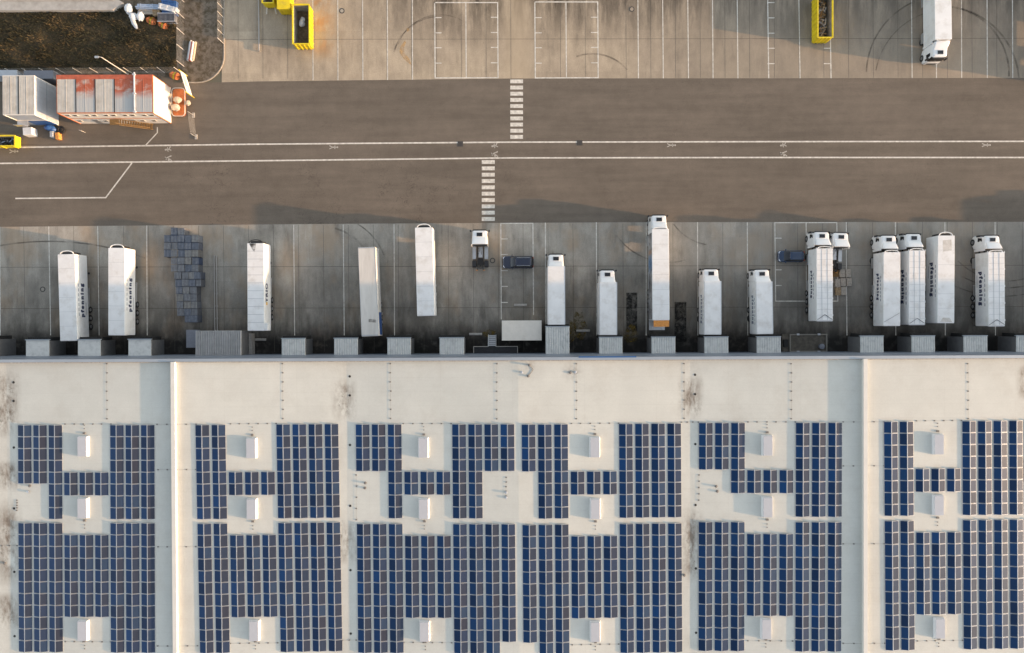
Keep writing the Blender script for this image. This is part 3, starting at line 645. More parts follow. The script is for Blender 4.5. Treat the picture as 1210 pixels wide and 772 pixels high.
# ------------------------------------------------------------------ solar arrays
PL, PW, TILT, GAP = 1.525, .925, R(12.5), .075
PITCHY = 1.595
UP, LO = 'u', 'l'
def rows(*segs):
    out = []
    for s in segs: out += [(s[0], i) for i in range(s[1], s[2]+1)]
    return out
ALLL = (LO, 0, 10); MID = rows((UP, 4, 5), (LO, 1, 7)); FULL = rows((UP, 0, 7), ALLL); TOP4 = rows((UP, 0, 3), ALLL)
ARR = [
 ('leftmost', 21.0, 168.4, 9, -1.6, 502.3, 618.2, [rows((UP, 0, 4), ALLL)]*2 + [FULL] + [MID]*3 + [FULL]*3),
 ('second', 232.6, 384.1, 9, 3.4, 501.6, 618.1, [FULL]*2 + [MID]*3 + [FULL]*4),
 ('third', 421.0, 592.5, 10, 1.2, 501.4, 619.2, [TOP4]*2 + [FULL] + [MID]*3 + [FULL]*2 + [TOP4, rows((UP, 0, 3), (LO, 0, 9))]),
 ('fourth', 617.4, 790.0, 10, 1.0, 501.0, 619.3, [rows((UP, 0, 3), (LO, 0, 9))] + [FULL]*2 + [MID]*3 + [FULL]*4),
 ('fifth', 827.5, 979.2, 9, -1.2, 499.6, 617.0, [TOP4]*2 + [rows((UP, 0, 5), ALLL)] + [MID]*3 + [FULL]*3),
 ('rightmost', 1044.6, 1213.2, 10, 2.0, 497.7, 614.8, [FULL]*2 + [MID]*3 + [FULL]*5),
]
dark = [(.003, .030, .095), (.004, .035, .108), (.003, .025, .080), (.004, .042, .135), (.003, .031, .100), (.002, .019, .062)]  # modules facing away from the sun: shade painted in as darker blue
sunlit_tints = [(.030, .042, .072), (.034, .042, .066), (.028, .042, .080), (.036, .040, .058), (.032, .040, .062), (.030, .050, .092)]  # modules facing the sun: warm sunlight painted in as a greyer tint
def panel_geo(side, tint_i):
    """module in local coords: origin at its centre on the roof, ridge at height"""
    b = MB(); t = TILT*side; cz = .07+PW/2*math.sin(TILT)
    E = Euler((0, t, 0)).to_matrix()
    def T(x, y, z): v = E @ Vector((x, y, z)); return (v.x, v.y, v.z+cz)
    hw, hl = PW/2, PL/2; vs = [T(x, y, z) for z in (-.035, 0) for x, y in ((-hw, -hl), (hw, -hl), (hw, hl), (-hw, hl))]
    b.add(vs, [(3,2,1,0), (4,5,6,7), (0,1,5,4), (1,2,6,5), (2,3,7,6), (3,0,4,7)], 0)
    e = .028; b.add([T(x, y, .003) for x, y in ((-hw+e, -hl+e), (hw-e, -hl+e), (hw-e, hl-e), (-hw+e, hl-e))], [(0, 1, 2, 3)], 1)
    return b
def set_tint(me, cols):
    ca = me.color_attributes.new('tint', 'FLOAT_COLOR', 'CORNER')
    k = 0; dat = []
    for p in me.polygons: dat += list(cols[p.index] + (1.0,))*p.loop_total
    ca.data.foreach_set('color', dat)
VAR = {}
for side in (-1, 1):
    for ti in range(6):
        b = panel_geo(side, ti); me = b.mesh('solar_panel', ['solar_frame', 'solar_glass']); tc = (dark if side < 0 else sunlit_tints)[ti]; set_tint(me, [tc]*len(me.polygons)); VAR[(side, ti)] = me
panels = []
ORD = ['first', 'second', 'third', 'fourth', 'fifth', 'sixth', 'seventh', 'eighth', 'ninth', 'tenth', 'eleventh', 'twelfth', 'thirteenth', 'fourteenth', 'fifteenth', 'sixteenth', 'seventeenth', 'eighteenth', 'nineteenth', 'twentieth']
def wgt(): return random.choices(range(6), (5, 4, 5, 1.0, 4, 3) if True else None)[0]
for ai, (nm, xa_, xb_, n, skew, yu, yl, cols) in enumerate(ARR):
    zz = 13.85
    xl = P(xa_, 600, zz).x; xr_ = P(xb_, 600, zz).x; pit = (xr_-xl)/(n-1)
    yU = P((xa_+xb_)/2+9, yu, zz).y; yL = P((xa_+xb_)/2+9, yl, zz).y
    slope = PW*math.cos(TILT); xl -= .09
    rail = MB()
    for ci, rl in enumerate(cols):
        for (g, ri) in rl:
            y = (yU if g == UP else yL) - PITCHY*(ri+.5) + .02
            sk = skew*((yU-y)/((772-502)/8.85))/8.85
            xs = xl+ci*pit + sk*1.0 + .0
            for side in (-1, 1):
                x = xs + (slope/2 if side < 0 else slope*1.5+.07)
                z = roofz(x); tilt_r = 0
                rown = ri if g == UP else 8+ri
                panels.append((ai, nm, ci*2+(0 if side < 0 else 1), rown, side, x, y, z))
            xm_ = xs+slope+.035; rail.box(xm_, y, roofz(xm_)+.07+PW*math.sin(TILT)*.93, .05, PITCHY, .045); 
            rail.box(xm_, y+PITCHY/2-.01, roofz(xm_)+.07+PW*math.sin(TILT)+.0, .12, .09, .05)
            rail.box(xs+slope+.035, y-PITCHY/2, roofz(xm_)+.03, slope*2+.1, .07, .05)
    base = Vector((xl, yU, 0)); o = empty  # noqa
    for i, v in enumerate(rail.v): rail.v[i] = (v[0]-xl, v[1]-yU, v[2]-13.5)
    r = rail.build('panel_mounting_rack', ['alu']); r.location = (xl, yU, 13.5)
    lbl = {'leftmost': 'aluminium rack under the leftmost roof array of solar panels', 'second': 'aluminium rack under the second solar array from the left', 'third': 'aluminium rack under the third solar array from the left', 'fourth': 'aluminium rack under the fourth solar array from the left', 'fifth': 'aluminium rack under the fifth solar array from the left', 'rightmost': 'aluminium rack under the rightmost roof array of solar panels'}[nm]
    tag(r, lbl, 'mounting rack', 'solar mounting racks')
def area(p):
    ai, nm, c, r_, side, x, y, z = p
    f = ROT.inverted() @ Vector((x, y, z-H)); px = CX+FPX*f.x/-f.z; py = CY-FPX*f.y/-f.z
    if px < 7 or px > 1203 or py < 8 or py > 765: return -1
    return math.cos(TILT)*(H-z) - side*math.sin(TILT)*x
order = sorted(range(len(panels)), key=lambda i: -area(panels[i]))
single = set(order[:300])
stuff = MB(); stint = []
for i, (ai, nm, c, r_, side, x, y, z) in enumerate(panels):
    ti = wgt()
    if i in single:
        o = link('solar_panel', VAR[(side, ti)]); o.location = (x, y, z)
        where = {'leftmost': 'leftmost roof array', 'second': 'second roof array from left', 'fifth': 'fifth roof array from left', 'rightmost': 'rightmost roof array', 'third': 'third roof array from left', 'fourth': 'fourth roof array from left'}[nm]
        colr = 'grey' if side > 0 else 'dark blue'  # colour words follow the painted sun and shade tints
        tag(o, '%s solar panel, %s row down, %s column across, %s' % (colr, ORD[r_], ORD[c], where), 'solar panel', 'solar panels on the warehouse roof')
    else:
        b = panel_geo(side, ti); off = len(stuff.v)
        stuff.v += [(v[0]+x, v[1]+y, v[2]+z) for v in b.v]; stuff.f += [tuple(off+k for k in f) for f in b.f]; stuff.mi += b.mi
        stint += [(dark if side < 0 else sunlit_tints)[ti]]*len(b.f)
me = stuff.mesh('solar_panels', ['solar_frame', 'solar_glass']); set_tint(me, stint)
o = link('solar_panels', me); o['kind'] = 'stuff'; o['label'] = 'remaining blue and grey solar panels covering the warehouse roof'; o['category'] = 'solar panels'
print('panels', len(panels))

# ------------------------------------------------------------------ vehicles
whl = MB()
def cyl_x(b, cx, cy, cz, r, wd, m=0, n=18):
    b.loft([[(cx+dx, cy+q*math.cos(2*math.pi*i/n), cz+q*math.sin(2*math.pi*i/n)) for i in range(n)] for dx, q in ((-wd/2, r*.9), (-wd/2+.04, r), (wd/2-.04, r), (wd/2, r*.9))], m)
def wheel_meshes(r, wd):
    t_ = MB(); cyl_x(t_, 0, 0, 0, r, wd); rm = MB(); cyl_x(rm, 0, 0, 0, r*.55, wd+.03, 0, 12); cyl_x(rm, 0, 0, 0, r*.2, wd+.10, 0, 8)
    return t_.mesh('wheel', ['rubber'], False), rm.mesh('rim', ['rim'])
TW, TR_ = wheel_meshes(.5, .34); TD, _ = wheel_meshes(.5, .62); CW, CR = wheel_meshes(.34, .24)
def wheel(parent, x, y, r=.5, me=None, rm=None):
    o = link('wheel', me or TW, parent); o.location = (x, y, r); q = link('rim', rm or TR_, o); return o
def bez(z, tbl):
    for (a, *va), (b_, *vb_) in zip(tbl, tbl[1:]):
        if a <= z <= b_:
            f = (z-a)/(b_-a); return [p+(q-p)*f for p, q in zip(va, vb_)]
    return list(tbl[-1][1:])
#                z    half width rear, half width front, y rear, y front, corner r
def cab_table(Lc, hi):
    t_ = [(.35, 1.16, 1.10, .55, Lc-.06, .22), (.75, 1.22, 1.16, .12, Lc, .24), (1.3, 1.23, 1.17, .02, Lc+.02, .24), (1.9, 1.23, 1.17, 0, Lc, .24), (2.75, 1.21, 1.10, 0, Lc-.14, .26), (3.02, 1.19, 1.06, 0, Lc-.24, .28), (3.16, 1.14, 1.0, .02, Lc-.36, .3), (3.20, 1.04, .9, .08, Lc-.5, .28)]
    return t_
def cab_ring(z, tb, off=0, seg=5):
    wr, wf, y0, y1, r = bez(z, tb); wr += off; wf += off; y0 -= off; y1 += off; pts = []
    for sx, sy, a0 in ((1, 1, 0), (-1, 1, 90), (-1, -1, 180), (1, -1, 270)):
        W_ = wf if sy > 0 else wr; cx = sx*(W_-r); cy = (y1-r) if sy > 0 else (y0+min(r, .12)); rr = r if sy > 0 else min(r, .12)
        if sy < 0: cx = sx*(W_-rr)
        for i in range(seg+1): a = R(a0+90*i/seg); pts.append((cx+rr*math.cos(a), cy+rr*math.sin(a), z))
    return pts
def cab(parent, y, Lc=2.25, hi=True, lab=None, turn=0):
    c = link('cab', None, parent) if False else None
    tb = cab_table(Lc, hi); zs = sorted(set([q[0] for q in tb])); b = MB(); b.loft([cab_ring(z, tb) for z in zs])
    c = b.build('cab', ['cab_white'], parent, smooth=True); c.location = (0, y, 0)
    # glass
    def patch(name, i0, i1, z0, z1, off=.012, m='glass_dark', nz=4):
        g = MB(); rs = [cab_ring(z0+(z1-z0)*k/nz, tb, off) for k in range(nz+1)]; n = i1-i0+1
        g.v = [p for r_ in rs for p in r_[i0:i1+1]]
        for k in range(nz):
            for i in range(n-1): g.f.append((k*n+i, k*n+i+1, (k+1)*n+i+1, (k+1)*n+i)); g.mi.append(0)
        return g.build(name, [m], c, smooth=True)
    patch('windscreen', 1, 10, 1.75, 2.85)
    wr, wf, y0, y1, r = bez(2.2, tb)
    for s in (-1, 1):
        g = MB(); pts = []
        for yy, zz in ((y1-.95, 1.65), (y1-.35, 1.7), (y1-.5, 2.55), (y1-.95, 2.6)):
            a_ = bez(zz, tb); f = (yy-a_[2])/(a_[3]-a_[2]); pts.append((s*(a_[0]+(a_[1]-a_[0])*f+.012), yy, zz))
        g.quad(pts if s > 0 else list(reversed(pts))); g.build('side_window', ['glass_dark'], c)
        g = MB(); g.loft([rrect(-.09, .09, -.13, .13, z, .05) for z in (1.8, 2.5)]); g.tube((-s*.2, -.05, 2.45), (0, 0, 2.45), .025); g.tube((-s*.2, -.05, 1.9), (0, 0, 1.9), .025)
        o = g.build('mirror', ['dark_plastic'], c); o.location = (s*(1.16+.26), y1-.12, 0)
    g = MB(); g.v = []; rs = [cab_ring(z, tb, .02) for z in (.45, .62, 1.0)]; n = 6
    g.v = [p for r_ in rs for p in r_[2:10]]; n = 8
    for k in range(2):
        for i in range(n-1): g.f.append((k*n+i, k*n+i+1, (k+1)*n+i+1, (k+1)*n+i)); g.mi.append(0)
    g.build('grille', ['dark_plastic'], c)
    yv = Lc-.12; g = MB(); g.loft([rrect(-1.0, 1.0, yv-.22, yv+.10, 2.86, .12), rrect(-1.0, 1.0, yv-.26, yv+.06, 2.90, .12)]); g.build('sun_visor', ['dark_plastic'], c)
    yh = Lc-.82
    g = MB(); g.loft([rrect(-.48, .48, yh-.33, yh+.33, 3.202, .07), rrect(-.46, .46, yh-.31, yh+.31, 3.24, .07)]); g.build('hatch_frame', ['rib_grey'], c)
    g = MB(); g.loft([rrect(-.42, .42, yh-.27, yh+.27, 3.242, .06), rrect(-.40, .40, yh-.25, yh+.25, 3.27, .06)]); g.build('roof_hatch', ['glass_dark'], c)
    ys = yh-.40; g = MB(); n = 9; top = []; bot = []
    def sec(f):   # spoiler cross sections from front to rear
        y_ = ys*(1-f)+.0*f-.06*f; zt_ = 3.20+.64*f**.75; wd = .95+.19*f; r_ = .06+.22*f
        pts = [(-wd, y_, 3.10)]
        for k in range(5): a = R(180-90*k/4); pts.append((-wd+r_+r_*math.cos(a), y_, zt_-r_*.5+r_*.5*math.sin(a)))
        for k in range(5): a = R(90-90*k/4); pts.append((wd-r_+r_*math.cos(a), y_, zt_-r_*.5+r_*.5*math.sin(a)))
        pts.append((wd, y_, 3.10)); return pts
    g.loft([sec(k/n) for k in range(n+1)]); g.build('roof_spoiler', ['cab_white'], c, smooth=True)
    g = MB(); g.loft([[(-1.08, -.065, z), (-.5, -.16, z), (.5, -.16, z), (1.08, -.065, z), (.8, .03, z), (-.8, .03, z)] for z in (1.2, 3.0)]); g.build('cab_rear', ['dark_plastic'], c)
    for q_ in (-1, 1):
        g = MB(); g.loft([[(q_*1.20, .02, z), (q_*1.24, .02, z), (q_*(1.24), -.30, z), (q_*1.20, -.30, z)][::q_] for z in (.9, 3.3)]); g.build('side_fairing', ['cab_white'], c)
    for s in (-1, 1):
        g = MB(); g.box(s*.92, Lc-.005, .82, .36, .09, .2); g.build('headlight', ['lamp_glass'], c)
    return c
def box_body(parent, L, W=2.52, zb=1.12, zt=4.0, style='plain', m='white_body', right=None, left=None):
    b = MB(); b.loft([rrect(-W/2, W/2, -L, 0, z, .05, 2) for z in (zb, zt-.03)] + [rrect(-W/2+.03, W/2-.03, -L+.03, -.03, zt, .05, 2)])
    c = b.build('box_body', [m], parent)
    if style == 'grid':
        n = max(8, int(L/.80)); g = MB()
        for i in range(1, n): g.box(0, -L*i/n, zt+.010, W-.16, .035, .018)
        for x in (-.42, .42): g.box(x, -L/2, zt+.012, .05, L-.2, .024)
        g.build('roof_bow', ['rib_grey'], c)
        g = MB(); y0 = -L+.15; g.tube((-W/2+.1, y0, zt+.04), (0, y0+.75, zt+.04), .03, n=4); g.tube((W/2-.1, y0, zt+.04), (0, y0+.75, zt+.04), .03, n=4); g.build('roof_brace', ['dark_plastic'], c)
        g = MB(); g.loft([rrect(-W/2+.02, W/2-.02, -L-.12, -L+.02, z, .05, 2) for z in (zt-.25, zt-.05)]); g.build('rear_header', ['alu'], c)
        g = MB()
        for i in range(0, n+1, 3): g.box(W/2+.03, -L*i/n, zt-.06, .05, .3, .1); g.box(-W/2-.02, -L*i/n, zt-.06, .04, .3, .1)
        g.build('curtain_slider', ['white_body'], c)
    elif style == 'ribs':
        g = MB()
        for i in range(1, 11): g.box(0, -L*i/11, zt+.006, W-.1, .06, .012)
        g.build('roof_rib', ['rib_grey'], c)
    elif style == 'diag':
        g = MB(); g.tube((-W/2+.1, -L+.55, zt+.01), (W/2-.1, -L+1.9, zt+.01), .022, n=4); g.build('roof_strap', ['dark_plastic'], c)
    elif style == 'plain':
        g = MB()
        for i in range(1, 6): g.box(0, -L*i/6, zt+.0035, W-.1, .03, .007)
        g.build('roof_seam', ['rib_grey'], c)
    g = MB(); g.box(0, -L-.03, (zb+zt)/2, W-.06, .06, zt-zb-.1); g.build('rear_door', ['white_body' if m != 'tan_tarp' else 'tan_tarp'], c)
    return c
def hoop(parent, W=2.3, z=3.85, col='white_body'):
    g = MB(); n = 12
    for i in range(n):
        a, c_ = R(180*i/n), R(180*(i+1)/n); g.tube((W/2*math.cos(a)*.86, .02+.50*math.sin(a), z), (W/2*math.cos(c_)*.86, .02+.50*math.sin(c_), z), .075, n=6)
    g.build('wind_deflector', [col], parent, smooth=True)
    g = MB(); g.loft([rrect(-.86, .86, .0, .36, zz, .15) for zz in (1.9, 3.55)]); g.build('cooling_unit', ['dark_plastic'], parent)
def under(parent, L, front=False, skirt=None):
    g = MB(); g.box(-.45, -L/2, .95, .12, L-.3, .28); g.box(.45, -L/2, .95, .12, L-.3, .28)
    for k in range(6): g.box(0, -L*(k+.5)/6, .95, .8, .1, .2)
    g.build('chassis', ['chassis'], parent)
    return g
TXT = text_mesh('lettering', 'pfenning', 'navy_letter', 1.0, 1.0, .075, 1.5)
TXT2 = text_mesh('lettering_grey', 'pfenning', 'grey_letter', 1.0, 1.0, .07, 1.5)
TXT3 = text_mesh('lettering_trio', 'TRIO', 'navy_letter', 1.0, 1.0, .05, 1.2)
def lettering(parent, side, y0, length, height, z, W=2.52, me=None, dash=True, strong=False, small=True):
    """side +1 = right (east) face reads upward, -1 = left face reads downward in the picture"""
    o = link('lettering', me or TXT, parent); height *= 1.3
    if side > 0: o.matrix_local = Matrix(((0, 0, 1, W/2+.008), (1, 0, 0, y0-length), (0, 1, 0, z), (0, 0, 0, 1))) @ Matrix.Diagonal((length, height, 1, 1))
    else: o.matrix_local = Matrix(((0, 0, -1, -W/2-.008), (-1, 0, 0, y0), (0, 1, 0, z), (0, 0, 0, 1))) @ Matrix.Diagonal((length, height, 1, 1))
    if dash:
        g = MB(); n = 7; m_ = 1 if strong else 0
        for k in range(n): g.box(side*(W/2+.006), y0-length*(k+.4)/n-.35*(side < 0), z+.85*height+.05, .008, length/n*.62, .12, m_ if k > 2 or side > 0 else 0)
        if small: g.box(side*(W/2+.006), y0-length*.28 if side < 0 else y0-length*.75, z-.75*height, .008, length*.36, .07, 0)
        g.build('slogan', ['grey_letter', 'navy_letter'], parent)
def veh(name, f, r_, label, cat, group, zt=4.0):
    a = P(f[0], f[1], zt); c = P(r_[0], r_[1], zt); d = a-c; L = d.length; rz = math.atan2(-d.x, d.y)
    e = empty(name, (a.x, a.y, 0), rz); tag(e, label, cat, group); return e, L
def trailer(f, r_, label, style='plain', m='white_body', hp=True, hoopcol='white_body', W=2.52, group='semi-trailers parked without tractors'):
    e, L = veh('semi_trailer', f, r_, label, 'trailer', group); c = box_body(e, L, W, style=style, m=m)
    under(e, L)
    for k in range(3):
        for s in (-1, 1): wheel(e, s*1.08, -L+2.0+1.31*k)
    for s in (-1, 1):
        g = MB(); g.box(s*.8, -2.6, .5, .12, .16, 1.0); g.box(s*.8, -2.6, .03, .35, .3, .06); g.build('landing_leg', ['chassis'], e)
        g = MB(); g.box(s*1.2, -L*.52, .75, .04, 3.6, .35); g.build('side_guard', ['alu'], e)
    g = MB(); g.box(0, -L-.02, .62, 2.3, .12, .14); g.build('rear_bumper', ['chassis'], e)
    if hp: hoop(e, col=hoopcol)
    return e, c, L
def lorry(f, r_, label, style='plain', gap=.6, Lc=2.15, rigid=False, hp=True, W=2.52, hi=True, group='white lorries parked in the yard', m='white_body', face=1):
    e, L = veh('rigid_lorry' if rigid else 'articulated_lorry', f, r_, label, 'lorry', group); c = box_body(e, L, W, style=style, m=m)
    under(e, L)
    cab(e, gap, Lc, hi)
    for s in (-1, 1):
        wheel(e, s*1.05, gap+Lc-.95)
        g = MB(); g.loft([rrect(s*1.02-.27, s*1.02+.27, -2.2, -.6, z, .12) for z in (.5, 1.05)]); g.build('fuel_tank', ['alu'], e)
        if rigid:
            wheel(e, s*.95, -L+2.3, me=TD); wheel(e, s*1.08, -L+3.6)
        else:
            wheel(e, s*.95, -.2-1.0+.2, me=TD)
            for k in range(3): wheel(e, s*1.08, -L+1.6+1.31*k)
            g = MB(); g.box(s*1.2, -L*.55, .75, .04, 2.6, .35); g.build('side_guard', ['alu'], e)
    g = MB(); g.box(-.4, gap*.5+.3, .85, .14, gap+2.2, .25); g.box(.4, gap*.5+.3, .85, .14, gap+2.2, .25); g.build('front_chassis', ['chassis'], e)
    g = MB(); g.box(0, -L-.02, .62, 2.3, .12, .14); g.build('rear_bumper', ['chassis'], e)
    if hp:
        g = MB(); n = 12
        for i in range(n):
            a, c_ = R(180*i/n), R(180*(i+1)/n); g.tube((math.cos(a)*1.0, .02+.26*math.sin(a), 3.9), (math.cos(c_)*1.0, .02+.26*math.sin(c_), 3.9), .07, n=6)
        g.build('wind_deflector', ['white_body'], e, smooth=True)
    return e, c, L

# trailers on the left
e, c, L = trailer((78.2, 300.5), (81.2, 402.6), 'leftmost white semi-trailer, navy lettering on its lit side, nearest the wall', W=2.56); lettering(c, 1, -4.3, 5.1, .8, 2.45, 2.56)
e, c, L = trailer((137.6, 293), (137.6, 396), 'white semi-trailer with navy lettering, second from the left', W=2.45); lettering(c, 1, -4.4, 5.1, .8, 2.45, 2.45)
e, c, L = trailer((301.8, 287.5), (302.4, 390.6), 'white semi-trailer with ribbed roof, soot on its front and bold short lettering', style='ribs', hoopcol='dark_plastic', W=2.48)
g = MB(); g.quad([(-.5, -.9, 4.0135), (-.15, -1.3, 4.0135), (.1, -.05, 4.0135), (-.9, -.05, 4.0135)]); g.build('soot', ['dark_wear'], c)
lettering(c, 1, -5.9, 2.9, .72, 2.9, 2.48, TXT3, dash=False)
g = MB(); g.box(1.247, -8.95, 2.9, .01, .42, .6); g.build('yellow_mark', ['yellow_letter'], c)
g = MB(); g.box(1.5, -L+.55, 3.4, .45, 1.1, 1.2); g.build('side_locker', ['white_tarp'], c)
e, c, L = trailer((433.1, 292.2), (437.4, 397.1), 'tan tarpaulin semi-trailer with a dark roof scuff and blue rear corner', style='none', m='tan_tarp', hp=False, W=2.55)
g = MB(); g.box(1.282, -L+1.8, 2.2, .012, 3.4, 1.9); g.build('side_print', ['curtain_blue'], c)
g = MB(); g.quad([(-.15, -L+2.05, 4.006), (.95, -L+1.95, 4.006), (.95, -L+2.45, 4.006), (-.1, -L+2.5, 4.006)]); g.build('roof_scuff', ['dark_wear'], c)
g = MB(); 
for x in (-1.24, 1.24): g.box(x, -L/2, 4.012, .07, L-.1, .02)
g.box(0, -.1, 4.011, 2.4, .12, .018); g.box(0, -L+.1, 4.011, 2.4, .12, .018); g.build('roof_edge', ['alu'], c)
e, c, L = trailer((500.6, 268.9), (503.2, 373), 'clean white semi-trailer with nearly blank roof, just right of the tan trailer', W=2.6)
e, c, L = trailer((1118.3, 278.5), (1117.8, 381.6), 'white semi-trailer without tractor between lettered lorries, navy lettering on left side', W=2.5); lettering(c, -1, -3.9, 5.1, .8, 2.5, 2.5)
g = MB(); g.quad([(-.55, -.7, 4.009), (.75, -.6, 4.009), (.8, -2.2, 4.009), (-.5, -2.4, 4.009)][::-1]); g.quad([(-.9, -L+.1, 4.009), (.9, -L+.1, 4.009), (.55, -L+.75, 4.009), (-.5, -L+.75, 4.009)]); g.build('roof_stain', ['light_patch'], c)
# rigid lorries at the docks
def rig(f, r_, label, lt=False, W=2.55):
    e, c, L = lorry(f, r_, label, style='none', gap=.06, Lc=1.95, rigid=True, hp=False, W=W, hi=True, group='rigid lorries backed onto docks')
    if lt: lettering(c, -1, -2.0, 4.3, .75, 2.5, W, TXT2, small=False)
    g = MB()
    for s in (-1, 1): g.box(s*(W/2-.04), -L/2, 4.008, .08, L-.05, .015)
    g.build('roof_edge', ['alu'], c)
    return e
rig((657.4, 314.7), (657.6, 383.4), 'plain white rigid lorry backed onto the longest dock shelter', W=2.62)
rig((718.8, 333.6), (718.8, 395.6), 'plain white rigid lorry with no lettering beside the yellowish moss patch', W=2.66)
rig((842.3, 332.3), (842.3, 395.2), 'rigid lorry with grey side lettering, right of the lorry reaching the road', True, 2.58)
rig((903, 332.8), (903.9, 394.5), 'rigid lorry with grey side lettering, left of the pit platform', True, 2.5)
# long lorry reaching the road
e, c, L = lorry((780.4, 270.7), (781.2, 378.2), 'white articulated lorry with printed curtain whose cab reaches onto the road', gap=.15, Lc=2.2)
g = MB(); g.box(-1.268, -L/2-.2, 2.55, .012, L-.6, 2.5); g.build('curtain_print', ['curtain_print'], c)
g = MB(); g.box(.05, -L-.55, 3.92, 2.3, .95, .06); g.build('roof_flap', ['orange_board'], c)
g = MB(); g.box(0, -L-.8, .95, 2.4, 1.5, .08); g.box(-.8, -L-.8, 1.05, .08, 1.4, .14); g.box(.75, -L-.8, 1.05, .08, 1.4, .14); g.build('tail_lift', ['alu'], c)
# lettered lorries on the right
e, c, L = lorry((974.4, 293.6), (974.7, 379), 'lettered articulated lorry with gridded roof, beside the blue van', style='grid', W=2.4); lettering(c, -1, -3.2, 4.1, .6, 2.2, 2.4, strong=False)
e, c, L = lorry((1054, 298), (1053.9, 385), 'lettered articulated lorry with plain roof and one diagonal strap', style='diag', W=2.5); lettering(c, -1, -3.1, 4.0, .65, 2.4, 2.5, small=False)
e, c, L = lorry((1083.8, 296), (1083.7, 383.4), 'lettered articulated lorry with gridded roof, squeezed between lorry and trailer', style='grid', W=2.4); lettering(c, -1, -2.8, 5.1, .8, 2.3, 2.4, strong=True)
e, c, L = lorry((1177.4, 298), (1177.9, 385), 'rightmost lettered articulated lorry with gridded roof, standing alone', style='grid', W=2.45); lettering(c, -1, -2.8, 5.1, .8, 2.3, 2.45, strong=True)
# lorry at the top edge facing down
e, c, L = lorry((1115, 46.5), (1113.6, -62), 'white articulated lorry at the top edge, its cab facing down', gap=.3, style='none', W=2.5)
# lorries just outside the frame whose shadows fall into it
lorry((1262, 296), (1262, 385), 'white lorry beyond the right edge of the yard', style='grid', W=2.5)
lorry((1368, 263), (1368, 372), 'white lorry standing far right, reaching onto the road', W=2.5)
lorry((1262, 66), (1262, -40), 'white lorry beyond the right edge in the top bays', W=2.5)

def tractor(f, rz, label, chas=True):
    q = P(f[0], f[1], 3.8); e = empty('tractor_unit', (q.x, q.y, 0), rz); tag(e, label, 'truck tractor', 'tractor units without trailers')
    cab(e, -2.2, 2.25, True)
    g = MB(); g.box(-.42, -3.9, .85, .1, 4.0, .25); g.box(.42, -3.9, .85, .1, 4.0, .25)
    for y in (-2.6, -3.4, -4.2, -5.6): g.box(0, y, .85, .8, .12, .2)
    g.build('chassis', ['chassis'], e)
    g = MB(); g.loft([rrect(-.42, .42, -5.15, -4.2, z, .25) for z in (1.02, 1.16)]); g.box(0, -5.25, 1.08, .2, .35, .1); g.build('fifth_wheel', ['rubber'], e)
    g = MB(); g.box(.05, -3.2, 1.02, .62, 1.6, .05); g.build('deck_plate', ['alu'], e)
    for s in (-1, 1):
        g = MB(); g.loft([rrect(s*.92-.27, s*.92+.27, -4.25, -2.35, z, .1) for z in (.45, 1.08)]); g.build('fuel_tank', ['alu'], e)
        wheel(e, s*1.05, -1.2); wheel(e, s*.93, -4.95, me=TD)
        g = MB(); g.box(s*.93, -4.95, 1.04, .6, .9, .04); g.box(s*.93, -5.52, .85, .6, .04, .35); g.build('mudguard', ['dark_plastic'], e)
        g = MB(); g.box(s*.55, -5.95, .75, .3, .1, .16); g.build('tail_light', ['amber'], e)
    g = MB(); g.tube((.15, -2.4, 2.2), (.2, -3.6, 1.3), .03); g.tube((-.1, -2.4, 2.0), (-.15, -3.2, 1.25), .03); g.build('air_hose', ['dark_plastic'], e)
    return e
tractor((566.4, 270.5), 0, 'lone white tractor unit below the lower crosswalk')
tractor((996.5, 273.5), R(-1.5), 'white tractor unit without trailer in front of the pallets')

